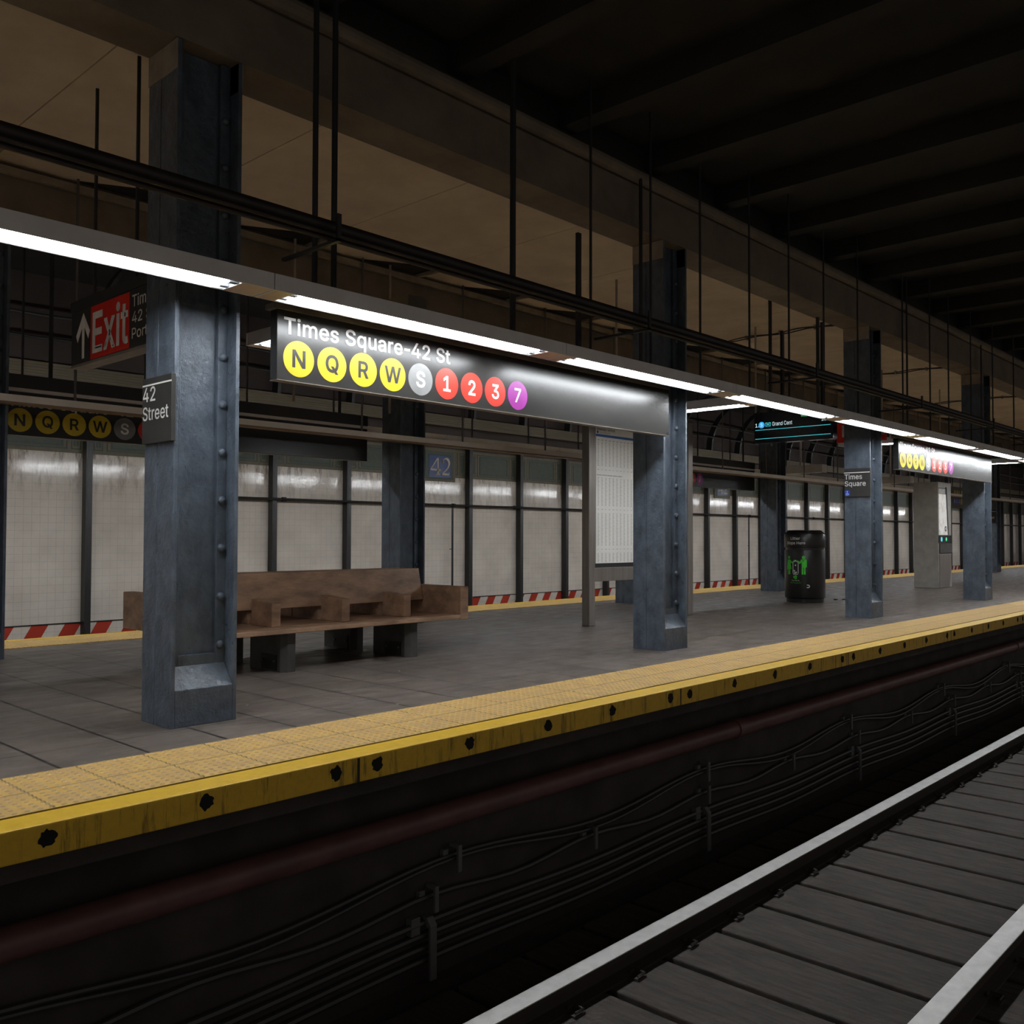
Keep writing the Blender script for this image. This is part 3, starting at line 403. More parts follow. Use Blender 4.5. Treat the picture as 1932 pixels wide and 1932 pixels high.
def fill_nonzero(polys):
    # scanline split of (possibly overlapping) contours into trapezoids
    E_ = []
    for p in polys:
        for k in range(len(p)):
            a, b_ = p[k], p[(k + 1) % len(p)]
            if a[1] != b_[1]: E_.append((a, b_, 1) if a[1] < b_[1] else (b_, a, -1))
    ys = set(q[1] for p in polys for q in p)
    for m_ in range(len(E_)):
        (ax, ay), (bx_, by), _ = E_[m_]
        for n_ in range(m_ + 1, len(E_)):
            (cx_, cy), (dx, dy), _ = E_[n_]
            if cy >= by or dy <= ay: continue
            r = (bx_ - ax) * (dy - cy) - (by - ay) * (dx - cx_)
            if abs(r) < 1e-12: continue
            t = ((cx_ - ax) * (dy - cy) - (cy - ay) * (dx - cx_)) / r; u = ((cx_ - ax) * (by - ay) - (cy - ay) * (bx_ - ax)) / r
            if 0 < t < 1 and 0 < u < 1: ys.add(ay + t * (by - ay))
    ys = sorted(ys); out = []
    for y0, y1 in zip(ys[:-1], ys[1:]):
        if y1 - y0 < 1e-7: continue
        ym = (y0 + y1) / 2; row = []
        for a, b_, w_ in E_:
            if a[1] <= ym < b_[1]:
                f_ = lambda y: a[0] + (b_[0] - a[0]) * (y - a[1]) / (b_[1] - a[1])
                row.append((f_(ym), f_(y0), f_(y1), w_))
        row.sort(); wn = 0
        for r in row:
            if wn == 0: st = r
            wn += r[3]
            if wn == 0: out.append([(st[1], y0), (r[1], y0), (r[2], y1), (st[2], y1)])
    return out
GC = {}
def glyph_faces(ch, b):
    key = (ch, round(b, 4))
    if key not in GC:
        ps = [[tuple(int(v) / 1000 for v in p.split(',')) for p in sp.split()] for sp in GLYPH[ch][1]]
        qs = fill_nonzero(ps) if ps else []
        for p in ps:
            for k in range(len(p)):
                a, c = Vector(p[k]), Vector(p[(k + 1) % len(p)])
                d = (c - a)
                if d.length < 1e-6: continue
                d.normalize(); n = Vector((-d.y, d.x)) * b; a2 = a - d * b; c2 = c + d * b
                qs.append([tuple(a2 - n), tuple(c2 - n), tuple(c2 + n), tuple(a2 + n)])
        GC[key] = qs
    return GC[key]
def text_mb(s, h, width=None, bold=.012, depth=.0015):
    mb = MB(); x = 0; b = bold * .6
    for ch in s:
        if ch == '-': x -= .06
        for kq, q in enumerate(glyph_faces(ch, b)):
            dq = depth + (kq % 7) * 1.2e-4
            o = len(mb.v); mb.v += [(p[0] + x, p[1], dq) for p in q]; mb.f.append((o, o + 1, o + 2, o + 3)); mb.m.append(0)
        x += GLYPH[ch][0] + b - (.07 if ch == '-' else 0)
    xs = [p[0] for p in mb.v]; x0, x1 = min(xs), max(xs)
    k = h / (.509 + 2 * b); kx = k if width is None else width / (x1 - x0)
    mb.v = [((p[0] - x0) * kx, p[1] * k, p[2]) for p in mb.v]
    return mb

def toY(x0, z0, y):      # faces -Y (towards the near track); x to the right
    return lambda a, b_, d: (x0 + a, y - d, z0 + b_)
def toX(y0, z0, x):      # faces -X; reads towards -Y
    return lambda a, b_, d: (x - d, y0 - a, z0 + b_)
def disc(r, depth=.002, n=40):
    mb = MB(); mb.prism([(r * math.cos(2 * PI * k / n), r * math.sin(2 * PI * k / n)) for k in range(n)], 'z', 0, depth); return mb
def poly(pts, depth=.002):
    mb = MB(); mb.prism(pts, 'z', 0, depth); return mb
def letter(s, name, mats, parent, fn, h, width=None, bold=.012, center=False):
    t = text_mb(s, h, width, bold)
    if center:
        xs = [p[0] for p in t.v]; ys = [p[1] for p in t.v]
        cx_, cy_ = (min(xs) + max(xs)) / 2, (min(ys) + max(ys)) / 2
        t.v = [(p[0] - cx_, p[1] - cy_, p[2]) for p in t.v]
    m_ = MB(); m_.mapped(t, fn); return m_.build(name, mats, parent)

XA, XB = -6.0, 92.0

# ================================================================ STRUCTURE
mb = MB(); mb.box(XA, XB, 5.355, 11.41, -.3, 0)
struct(mb, 'floor', 'floor')
# slab under the edges, walls of the track pits
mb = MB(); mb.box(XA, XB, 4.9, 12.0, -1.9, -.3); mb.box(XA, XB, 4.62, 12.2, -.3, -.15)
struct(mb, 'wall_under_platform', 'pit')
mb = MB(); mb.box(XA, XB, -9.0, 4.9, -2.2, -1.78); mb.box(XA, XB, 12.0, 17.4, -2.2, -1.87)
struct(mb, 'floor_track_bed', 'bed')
# far wall
WY = 17.4
mb = MB(); mb.box(XA, XB, WY, WY + .3, -.296, 2.80)
struct(mb, 'wall_far', 'walltile')
mb = MB(); mb.box(XA, XB, WY, WY + .3, -1.87, -.296)
struct(mb, 'baseboard_far', 'stripe')
mb = MB(); mb.box(XA, XB, WY - .02, WY + .3, -.305, -.285)
struct(mb, 'trim_1', 'post')
# frieze band with panel lines
mb = MB(); mb.box(XA, XB, WY - .01, WY + .3, 2.80, 3.52, 0)
def rect_lines(mb, x0, x1, z0, z1, t, y, mi):
    for a in ((x0, x1, z0, z0 + t), (x0, x1, z1 - t, z1), (x0, x0 + t, z0, z1), (x1 - t, x1, z0, z1)):
        mb.box(a[0], a[1], y - .004, y, a[2], a[3], mi)
PIL0, PILS = 7.1, 1.955
k = -3
while PIL0 + k * PILS < XB - 3:
    a = PIL0 + k * PILS
    mb.box(a + .46, a + 1.56, WY - .013, WY - .01, 2.9, 3.42, 1)
    rect_lines(mb, a + .38, a + 1.62, 2.87, 3.45, .018, WY - .01, 2); rect_lines(mb, a + .47, a + 1.53, 2.93, 3.39, .012, WY - .013, 2)
    for p, q in ((.14, .31), (1.69, 1.86)):
        mb.box(a + p + .04, a + q - .04, WY - .013, WY - .01, 2.93, 3.4, 1)
        rect_lines(mb, a + p, a + q, 2.87, 3.45, .015, WY - .01, 2); rect_lines(mb, a + p + .05, a + q - .05, 2.93, 3.39, .01, WY - .013, 2)
    k += 1
struct(mb, 'trim_2', ['frieze_g', 'frieze_c', 'frieze_l'])
mb = MB(); mb.box(XA, XB, WY, WY + .3, 3.52, 5.95); mb.box(XA, XB, WY - .25, WY, 3.78, 4.0)
struct(mb, 'wall_far_upper', 'brown')
mb = MB(); mb.box(XA, XB, WY - .3, WY - .02, 4.07, 4.34)
for i in range(5): mb.box(XA, XB, WY - .315, WY - .3, 4.085 + i * .05, 4.105 + i * .05)
struct(mb, 'trim_3', 'band')
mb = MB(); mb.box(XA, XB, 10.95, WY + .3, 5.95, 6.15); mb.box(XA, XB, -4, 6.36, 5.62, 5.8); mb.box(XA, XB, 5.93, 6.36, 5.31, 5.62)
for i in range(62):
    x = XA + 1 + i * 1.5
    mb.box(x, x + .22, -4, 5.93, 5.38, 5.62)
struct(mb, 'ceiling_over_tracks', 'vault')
# platform ceiling slabs with joints
mb = MB()
k = -8
while 9.02 + k * 1.95 < XB - 2:
    a = 9.02 + k * 1.95
    mb.box(a + .006, a + 1.944, 6.36, 10.52, 5.2, 5.3); k += 1
mb.box(XA, XB, 6.37, 10.95, 5.31, 6.3)
struct(mb, 'ceiling', 'concrete')
# longitudinal girders
mb = MB(); mb.box(XA, XB, 5.93, 6.36, 4.705, 5.31)
mb.tube([(XA, 5.87, 5.24), (XB, 5.87, 5.24)], .07, 12)
struct(mb, 'trim_4', 'girder')
mb = MB(); mb.box(XA, XB, 10.52, 10.95, 4.705, 5.31); mb.box(XA, XB, 10.44, 10.52, 5.11, 5.17)
k = -8
while 9.02 + k * 1.95 < XB - 4:
    a = 9.02 + k * 1.95
    mb.prism([(a - 1.0, 10.40), (a, 10.40), (a, 9.9)], 'z', 5.185, 5.2, 1)  # flat dark panel painting in the shade of a ceiling coffer
    mb.box(a, a + .05, 9.5, 10.4, 5.14, 5.2, 2); k += 1
mb.box(XA, XB, 10.38, 10.44, 5.07, 5.15, 2)
struct(mb, 'trim_5', ['girder', 'vault', 'steel_top'])

# ================================================================ PLATFORM EDGES
def dome_strip(mb, y0, y1, x0, x1, step):
    nx = int((x1 - x0) / step); ny = int(round((y1 - y0) / step))
    for i in range(nx):
        for j in range(ny):
            cx_ = x0 + (i + .5) * step; cy_ = y0 + (j + .5) * (y1 - y0) / ny
            o = len(mb.v); n = 8
            for r_, z_ in ((.0165, .008), (.011, .0125)):
                for q in range(n):
                    mb.v.append((cx_ + r_ * math.cos(2 * PI * q / n), cy_ + r_ * math.sin(2 * PI * q / n), z_))
            fs = [(o + q, o + (q + 1) % n, o + n + (q + 1) % n, o + n + q) for q in range(n)] + [tuple(range(o + n, o + 2 * n))]
            mb.f += fs; mb.m += [0] * len(fs)
mb = MB(); mb.box(XA, XB, 4.605, 5.355, -.15, .008); dome_strip(mb, 4.605, 5.355, 1.4, 19.5, .055)
o = mb.build('tactile_strip', 'tactile'); tag(o, 'yellow studded tactile strip along the near platform edge, in front of the columns', 'tactile paving', 'tactile strips on both platform edges')
mb = MB(); mb.box(XA, XB, 11.41, 12.17, -.15, .008); dome_strip(mb, 11.41, 12.17, 3.2, 9.5, .055)
o = mb.build('tactile_strip', 'tactile'); tag(o, 'yellow tactile strip along the far platform edge, below the tiled wall', 'tactile paving', 'tactile strips on both platform edges')
ne = thing('platform_nosing', 'yellow painted concrete edge beam of the near platform with black round stains', 'platform edge', (0, 4.395, 0))
mb = MB(); mb.box(XA, XB, 0, .205, -.147, .004); mb.build('edge_beam', 'nosing', ne, bevel=.008)
k = 0
for seg in range(12):
    for off in (0, .77, 1.56, 2.33, 3.14):
        x = 3.53 - 3.44 + seg * 3.44 + off
        if x > 36: continue
        n = 18; mbh = MB()
        pts = [((.040 + random.uniform(-.009, .009)) * math.cos(2 * PI * q / n), (.040 + random.uniform(-.009, .009)) * math.sin(2 * PI * q / n)) for q in range(n)]
        mbh.mapped(poly(pts, .003), toY(x, -.062, 0)); mbh.build('stain', 'hole', ne)
fe = MB(); fe.box(XA, XB, 12.17, 12.38, -.147, .004)
o = fe.build('platform_nosing', 'nosing', bevel=.008); tag(o, 'thin yellow painted edge of the far platform next to the far track', 'platform edge')

# ================================================================ COLUMNS
def make_column():
    r = thing('steel_column', 'x', 'column', (0, 0, 0), 'riveted steel columns on the platform')
    mb = MB()
    W, D, Hc = .49, .425, 4.7
    for x0, x1 in ((0, .03), (W - .03, W)):
        mb.box(x0, x1, 0, .237, 0, Hc); mb.box(x0, x1, .244, D, 0, Hc)
        mb.box(x0 + .006, x1 - .006, .237, .244, 0, Hc)
    mb.box(.03, W - .03, .15, D - .15, .0, Hc)
    for s_ in (0, 1):
        ya, yb = (.115, .15) if s_ == 0 else (D - .15, D - .115)
        for x0, x1 in ((.03, .105), (W - .105, W - .03)):
            mb.box(x0, x1, ya, yb, .3, Hc)
        mb.box(.105, W - .105, ya, yb, .36, .47)
    mb.build('shaft', 'steel', r, bevel=.003)
    mb = MB()
    mb.prism([(.001, 0), (.001, .25), (.125, .41), (D - .125, .41), (D - .001, .25), (D - .001, 0)], 'x', .03, W - .03)
    mb.build('base_block', 'steel', r, bevel=.004)
    mb = MB(); mb.box(-.006, .03, .002, D, 4.49, 4.699); mb.box(W - .03, W + .006, .002, D, 4.49, 4.699)
    mb.build('capital', 'steel_top', r)
    for i in range(12):
        m2 = MB(); m2.lathe([(.031, 0), (.03, .008), (.025, .02), (.014, .028), (.001, .03)], 14)
        m3 = MB(); zc = .524 + .3425 * i
        m3.mapped(m2, lambda a, b_, c: (W - .068 + a, .115 - c, zc + b_))
        m3.build('rivet', 'steel', r, smooth=True)
    return r
C0 = make_column()
front_lab = ['blue-grey riveted steel column carrying the 42 Street plate, nearest in the picture',
             'blue-grey riveted column at the right end of the largest sign, beside the timetable board',
             'blue-grey riveted steel column carrying the Times Square plate, right of the litter bin',
             'blue-grey steel column in front of the metal help kiosk, right of it']
FX = [3.0 + 5.87 * i for i in range(-1, 6)]
C0.location = (3.0, 5.93, 0); C0['label'] = front_lab[0]
for i, x in enumerate(FX):
    if i == 1: continue
    if i == 0: dup(C0, (x, 5.93, 0), 'blue-grey near-row column standing outside the left of the picture')
    else: dup(C0, (x, 5.93, 0), front_lab[i - 1] if i - 1 < 4 else 'blue-grey near-row column far down the platform, %s from the left' % ordn(i - 1))
back_lab = ['blue-grey column cut by the left edge of the picture, in the far row', 'blue-grey riveted column of the far row rising behind the wooden bench',
            'blue-grey column of the far row, hidden behind the timetable board except its foot', 'blue-grey column of the far row directly left of the black litter bin']
for i in range(9):
    dup(C0, (3.0 + 5.85 * i, 10.53, 0), back_lab[i] if i < 4 else 'blue-grey far-row column deep along the platform, %s of its row from the left' % ordn(i).replace('nearest', 'first'))

# ================================================================ COLUMN PLATES
pl = thing('station_plate', 'black enamel plate reading 42 Street on the nearest column', 'sign', (3.0, 5.89, 1.935))
bx('panel', 'plate', pl, -.04, -.006, 0, .425, 0, .455, bevel=.003)
bx('stripe', 'white', pl, -.0425, -.04, 0, .42, .399, .41)
letter('42', 'numerals', 'white', pl, toX(.412, .292, -.04), .1, .185)
letter('Street', 'lettering', 'white', pl, toX(.412, .162, -.04), .094, .375)
pl = thing('station_plate', 'black plate reading Times Square with a small blue wheelchair symbol, on a column', 'sign', (14.74, 5.91, 1.95))
bx('panel', 'plate', pl, -.04, -.006, 0, .43, 0, .46, bevel=.003)
bx('stripe', 'white', pl, -.0425, -.04, .01, .43, .385, .397)
letter('Times', 'lettering', 'white', pl, toX(.42, .285, -.04), .08, .285)
letter('Square', 'lettering', 'white', pl, toX(.42, .175, -.04), .08, .345)
mb = MB(); mb.box(-.0425, -.04, .335, .42, .02, .105); ic = mb.build('symbol', 'blue', pl); ic['label'] = 'blue wheelchair symbol'
mb = MB(); mb.mapped(disc(.008), toX(.378, .09, -.0425)); mb.mapped(poly([(.372, .08), (.379, .08), (.379, .055), (.398, .055), (.402, .035), (.394, .035), (.392, .048), (.372, .048)]), lambda a, b_, d: (-.0425 - d, .755 - a, b_))
n = 12; ring = [(.02 * math.cos(q * .45 + 2.2), .02 * math.sin(q * .45 + 2.2)) for q in range(9)] + [(.014 * math.cos((8 - q) * .45 + 2.2), .014 * math.sin((8 - q) * .45 + 2.2)) for q in range(9)]
mb.mapped(poly(ring), toX(.38, .045, -.0425)); mb.build('wheelchair_figure', 'white', ic)
pl = thing('station_plate', 'small black station plate on a far-row column at the right edge of the picture', 'sign', (38.1, 10.55, 1.85))
bx('panel', 'plate', pl, -.04, -.006, 0, .4, 0, .5)
bx('stripe', 'white', pl, -.0425, -.04, 0, .4, .42, .435)
letter('42', 'numerals', 'white', pl, toX(.39, .28, -.04), .1, .2)
letter('Street', 'lettering', 'white', pl, toX(.39, .16, -.04), .09, .34)

# ================================================================ LIGHT FIXTURES
FL = 2.965
def make_fixture(L=FL, washer=False):
    # local: x along, y across 0..0.27, z 0 = underside
    r = thing('fluorescent_light', 'x', 'ceiling light', (0, 0, 0), 'fluorescent lights over the near edge')
    mb = MB(); t0, t1 = .15, L - .22
    if washer: mb.prism([(-.04, .107), (.0, .107), (.072, -.035), (.06, -.035)], 'x', .004, L - .004, 0)
    else: mb.box(.004, L - .004, 0, .012, 0, .107, 0)
    if not washer: mb.box(.004, L - .004, .256, .268, 0, .107, 0)
    else: mb.box(.004, L - .004, .056, .078, -.05, -.035, 1)
    mb.box(.004, L - .004, .012, .256, .097, .107, 0)
    mb.box(.004, .016, .012, .256, 0, .097, 0); mb.box(L - .016, L - .004, .012, .256, 0, .097, 0)
    mb.box(.016, t0, .012, .256, 0, .01, 1); mb.box(t1, L - .016, .012, .256, 0, .01, 1)
    for x in (.045, L - .045):
        mb.box(x - .002, x + .002, -.0015, .2695, -.001, .107, 0)
    mb.build('housing', ['housing', 'soffit'], r)
    mb = MB()
    mb.box(t0, t1, .012, .256, .083, .09); mb.box(t0, t0 + .006, .012, .256, 0, .083); mb.box(t1 - .006, t1, .012, .256, 0, .083)
    mb.prism([(.012, .083), (.012, .002), (.02, .002), (.05, .083)], 'x', t0, t1)
    if not washer: mb.prism([(.256, .083), (.256, .002), (.248, .002), (.218, .083)], 'x', t0, t1)
    mb.build('reflector', 'reflector', r)
    for y in (.078, .19):
        mb = MB(); mb.tube([(t0 + .07, y, .022), (t1 - .07, y, .022)], .021, 12)
        mb.build('tube', 'tube', r, smooth=True)
        for x in (t0 + .006, t1 - .07):
            mb = MB(); mb.box(x, x + .062, y - .02, y + .02, .002, .083); mb.build('socket', 'socket', r, bevel=.006)
    return r
def add_rods(r, xs, y, top, rad, m_='rod'):
    for x in xs:
        mb = MB(); mb.tube([(x, y, .1), (x, y, top)], rad, 8); mb.build('hanger_rod', m_, r, smooth=True)
F0 = make_fixture()
n_near = 13
FXS = [3.32 + FL * i for i in range(-2, n_near - 2)]
near = []
for i, x in enumerate(FXS):
    lab = {1: 'fluorescent light strip at the upper left of the picture, in front of the nearest column', 2: 'fluorescent light strip above the words of the big station sign',
           3: 'fluorescent light strip above the blank right half of the big station sign', 4: 'fluorescent light strip just right of the second near column, where a cross light meets it',
           5: 'fluorescent light strip in front of the column with the Times Square plate'}.get(i)
    if i == 0: lab = 'fluorescent light strip beginning the near row, outside the left of the picture'
    if lab is None: lab = 'light strip far down the near row, %s after the Times Square plate column' % ordn(i - 6).replace('nearest', 'first')
    r = dup(F0, (x, 5.22, 2.9), lab); near.append(r)
# rods that carry the near row (positions as seen)
rodx = [3.72, 3.88, 5.73, 6.80, 7.78, 8.72, 9.8, 10.8, 11.8, 12.9, 14.6, 14.78, 15.8, 16.7, 17.9, 19.2, 20.6, 22.2, 24.0, 26.0, 28.4, 31]
thick = {3.72: .02, 3.88: .02, 5.73: .026, 10.1: .02}
for x in rodx:
    for r, fx in zip(near, FXS):
        if fx <= x < fx + FL:
            add_rods(r, [x - fx], .134, 3.2, thick.get(x, .013))
# short wide posts
for x, hh in ((6.62, 1.2), (10.62, .95), (11.75, 1.25)):
    for r, fx in zip(near, FXS):
        if fx <= x < fx + FL:
            mb = MB(); mb.box(x - fx - .025, x - fx + .025, .12, .15, .1, hh); mb.build('hanger_strap', 'rod', r)
for ch in list(F0.children): bpy.data.objects.remove(ch)
bpy.data.objects.remove(F0)
W0 = make_fixture(FL, True)
W0['group'] = 'fluorescent lights over the far edge'
for i in range(22):
    x = -1.195 + FL * i
    lab = 'light housing of the row above the far platform edge, %s from the left' % ordn(i).replace('nearest', 'first')
    if i == 0: r = W0; r.location = (x, 11.5, 2.9); r['label'] = lab
    else: r = dup(W0, (x, 11.5, 2.9), lab)
    add_rods(r, [.75, 2.23], .134, 3.0, .014, 'rodgrey')
rw = thing('cable_raceway', 'long pale grey raceway hanging along the far columns, across the station sign', 'raceway', (0, 10.3, 2.66))
mb = MB(); mb.box(XA, XB, 0, .1, .022, .095); mb.build('channel', 'raceway', rw)
mb = MB(); mb.box(XA, XB, .005, .13, 0, .022); mb.build('lower_tray', 'raceway_low', rw)
for i in range(32):
    mb = MB(); x = 4.10 + 1.95 * (i - 2); mb.tube([(x, .05, .095), (x, .05, 2.54)], .015, 8); mb.build('hanger_rod', 'rodgrey', rw, smooth=True)
# cross lights
G0 = make_fixture(2.2)
CX = [4.15 + 5.87 * i for i in range(0, 8)]
cl = ['short cross light partly hidden by the left end of the largest station sign', 'short cross light joining the near row right of the second near column',
      'short cross light joining the near row right of the Times Square plate column', 'short cross light joining the near row at the right edge of the picture']
cross = []
for i, x in enumerate(CX[:5]):
    lab = cl[i] if i < 4 else 'short cross light of the near row beyond the right edge of the picture'
    under = i % 2 == 0
    r = dup(G0, (x + .27, 5.92 if under else 5.5, 2.9), lab)
    r['group'] = 'cross lights between the rows'
    r.rotation_euler = (0, 0, PI / 2); r.scale = ((1.04 if under else 1.46) / 2.2, 1, 1)
for (x, lab) in ((21.9, 'closed tan light box by the departure screen, under the far half of the ceiling'), (27.8, 'closed tan light box left of the right-hand station sign')):
    mb = MB(); mb.box(x, x + .27, 10.0, 11.4, 2.9, 3.1); mb.box(x + .1, x + .14, 10.6, 10.64, 3.1, 5.95 if False else 4.9)
    o = mb.build('light_box', 'housing', bevel=.004); tag(o, lab, 'ceiling light', 'closed light boxes')
for ch in list(G0.children):
    bpy.data.objects.remove(ch)
bpy.data.objects.remove(G0)

# junction boxes above the near row
for k, (t_, s0, s1) in enumerate(((.853, .889, .3436), (2.06, 2.091, .3463), (2.82, 2.855, .3501), (3.13, 3.168, .3466), (3.69, 3.722, .347))):
    Yb = 5.492
    mb = MB(); xb = t_ * Yb; wd = (s0 - t_) * Yb
    mb.box(xb, xb + max(wd, .2), Yb, Yb + .26, 3.0, 1.3 + s1 * Yb)
    o = mb.build('junction_box', 'girder', bevel=.006)
    tag(o, 'tan box mounted above the light row, %s from the left' % ordn(k).replace('nearest', 'first'), 'electrical box', 'tan boxes above the near light row')

# ================================================================ LONG PIPE BUNDLE
pb = thing('pipe_bundle', 'dark bundle of long overhead pipes running in front of the hanger rods', 'pipes', (0, 4.8, 3.2))
for (y, z, r_) in ((0, .045, .042), (-.03, -.008, .016), (.03, -.01, .018), (-.02, -.04, .013)):
    mb = MB(); mb.tube([(XA, y, z), (XB, y, z)], r_, 12); mb.build('pipe', 'darkpipe', pb, smooth=True)
for k in range(14):
    x = 3.42 + k * 3.36
    mb = MB(); mb.box(x, x + .03, -.12, .5, -.075, -.055); mb.box(x, x + .03, -.12, -.1, -.07, .1); mb.build('strut', 'rod', pb)

# light ceiling drops in the middle of the platform
for k, (X_, Y_) in enumerate(((6.85, 10.3), (8.45, 10.3), (8.9, 8.3), (11.3, 8.4), (15.6, 8.4), (16.4, 8.5), (21.6, 8.4), (25.5, 8.4))):
    mb = MB(); mb.tube([(X_, Y_, 3.05), (X_, Y_, 5.2)], .018, 8)
    o = mb.build('ceiling_rod', 'rodtan', smooth=True)
    tag(o, 'thin tan rod hanging from the concrete ceiling, %s from the left' % ordn(k).replace('nearest', 'first'), 'rod', 'tan ceiling rods')
# cables clipped to the ceiling joints
for k, (x, y0, y1) in enumerate(((16.2, 7.0, 9.3), (21.95, 7.0, 9.3), (27.8, 7.0, 9.3))):
    t_ = thing('ceiling_cable', 'black cable clipped across the ceiling slabs, %s from the left' % ordn(k).replace('nearest', 'first'), 'cable', (x, y0, 5.17), 'ceiling cables')
    for dz, ph in ((0, 0), (-.025, 1.3)):
        mb = MB(); mb.tube([(.03 * math.sin(ph + q * .9), q * (y1 - y0) / 14, dz - .01 * math.sin(q + ph)) for q in range(15)], .012, 6)
        mb.build('wire', 'cable', t_, smooth=True)
    for q in (.5, 1.2, 1.9):
        bx('clip', 'rodtan', t_, -.03, .05, q, q + .03, -.05, .03)

# ================================================================ STATION SIGNS
ROUTES = [('N', 'yellow', 'ink'), ('Q', 'yellow', 'ink'), ('R', 'yellow', 'ink'), ('W', 'yellow', 'ink'), ('S', 'grey', 'white'), ('1', 'red', 'white'), ('2', 'red', 'white'), ('3', 'red', 'white'), ('7', 'purple', 'white')]
def make_sign(name_lab, loc, far=False):
    r = thing('station_sign', name_lab, 'sign', loc, 'hanging station name signs')
    L = 5.05
    bx('panel', 'black', r, 0, L, 0, .09, 0, .51, bevel=.003)
    if far:
        bx('cap', 'housing', r, -.01, L + .01, -.03, .1, .482, .522)
        bx('upper_housing', 'plate', r, -.01, L + .01, .0, .09, .522, .68)
    else:
        bx('cap', 'signcap', r, -.035, L + .005, -.012, .11, .51, .55, bevel=.003)
    letter('Times Square-42 St', 'lettering', 'white', r, toY(.055, .343 if not far else .325, 0), .122, 1.65, bold=.025)
    for i, (ch, dm, lm) in enumerate(ROUTES):
        cx_ = .184 + .2965 * i
        m_ = MB(); m_.mapped(disc(.133), toY(cx_, .168, 0)); d_ = m_.build('route_disc', dm, r)
        d_['label'] = '%s disc with %s' % (dm, ch)
        letter(ch, 'character', lm, d_, toY(cx_, .168, -.002), .132, .115 if ch == 'N' else None, bold=.03, center=True)
    # bottom lip and two suspension straps
    bx('lip', 'signcap', r, 0, L, -.003, .093, -.005, 0)
    for x in (.5, L - .5):
        bx('strap', 'rod', r, x, x + .04, .03, .05, .52, 2.79 if not far else 3.5)
    return r
S0 = make_sign('largest black station sign, Times Square-42 St with route discs, nearest overhead', (3.70, 5.78, 2.429))
dup(S0, (15.55, 5.78, 2.429), 'black station sign with coloured route discs at the right, above the metal kiosk')
T0 = make_sign('black station sign at the left, behind the nearest column, over the far edge', (3.60, 11.06, 2.416), True)
dup(T0, (15.42, 11.06, 2.416), 'black station sign over the far edge between timetable board and litter bin')

dsn = thing('direction_sign', 'two-row black sign with yellow and blue route discs, seen between kiosk and column', 'sign', (34.3, 11.06, 2.36))
bx('panel', 'plate', dsn, 0, 3.4, 0, .08, 0, .75)
for x in (.4, 3.0): bx('strap', 'rod', dsn, x, x + .04, .03, .05, .75, 3.59)
for i in range(5):
    m_ = MB(); m_.mapped(disc(.09), toY(.2 + .25 * i + .55, .55, 0)); m_.build('route_disc', 'yellow', dsn)
for i, (ch, dm) in enumerate((('A', 'blue'), ('C', 'blue'), ('E', 'blue'), ('7', 'yellow'), ('7', 'purple'), ('1', 'red'))):
    m_ = MB(); m_.mapped(disc(.12), toY(.72 + .25 * i, .24, 0)); d_ = m_.build('route_disc', dm, dsn)
    if i < 3: letter(ch, 'character', 'white', d_, toY(.72 + .25 * i, .24, -.002), .12, center=True)
rbs = MB(); rbs.box(37.95, 38.3, 11.0, 11.06, 2.32, 3.2); rbs.box(38.1, 38.13, 11.02, 11.04, 3.2, 5.9)
o = rbs.build('red_panel', 'exitred'); tag(o, 'narrow red panel hanging beside the two-row sign far down the platform', 'sign')

# exit sign (faces left, across the platform)
ex = thing('exit_sign', 'hanging black and red Exit sign with a white up arrow, left of the nearest column', 'sign', (3.3, 6.0, 2.79))
EY = .42
bx('panel', 'plate', ex, 0, .12, EY, 2.42, 0, .47)
bx('housing', 'plate', ex, -.01, .13, EY, 2.43, .47, .56)
bx('lip', 'signcap', ex, -.005, .125, EY, 2.42, -.022, 0)
bx('red_field', 'exitred', ex, -.003, 0, 1.28, 2.015, .008, .46)
letter('Exit', 'exit_lettering', 'white', ex, toX(1.975, .065, -.003), .35, .68, bold=.03)
ay, az = 2.18, 0
arrow = [(-.018, .04), (.03, .04), (.03, .31), (.11, .20), (.142, .265), (.006, .435), (-.142, .25), (-.11, .19), (-.02, .31)]
m_ = MB(); m_.mapped(poly(arrow), toX(ay, 0, 0)); m_.build('arrow', 'white', ex)
letter('Times Sq', 'lettering', 'white', ex, toX(1.235, .33, 0), .095, .62)
letter('42 St', 'lettering', 'white', ex, toX(1.235, .20, 0), .09, .38)
letter('Port', 'lettering', 'white', ex, toX(1.235, .075, 0), .085, .27)
for y in (.6, 1.3, 2.1):
    mb = MB(); mb.tube([(.06, y, .55), (.06, y, 2.4)], .016, 8); mb.build('hanger_rod', 'rod', ex)

# display
ds = thing('departure_screen', 'dark hanging departure screen with cyan lines and the words Grand Cent', 'screen', (13.6, 6.03, 2.80))
bx('case', 'screen', ds, 0, .14, 0, 1.32, 0, .5, bevel=.004)
for z in (.216, .074):
    m_ = MB(); m_.box(-.004, 0, .04, 1.30, z - .004, z + .004); m_.build('line', 'e_cyan', ds)
letter('1.', 'lettering', 'e_white', ds, toX(1.3, .265, 0), .06)
m_ = MB(); m_.mapped(disc(.052), toX(1.19, .296, 0)); d_ = m_.build('route_disc', 'e_blue', ds)
letter('S', 'character', 'e_white', d_, toX(1.19, .296, -.002), .055, center=True)
m_ = MB()
for a in ((1.035, 1.12, .268, .275), (1.035, 1.12, .32, .327), (1.035, 1.043, .268, .327), (1.112, 1.12, .268, .327), (1.06, 1.095, .288, .31)):
    m_.box(-.004, 0, *a)
m_.build('train_symbol', 'e_cyan', ds)
letter('Grand Cent', 'lettering', 'e_white', ds, toX(1.005, .27, 0), .062, .34, bold=.003)
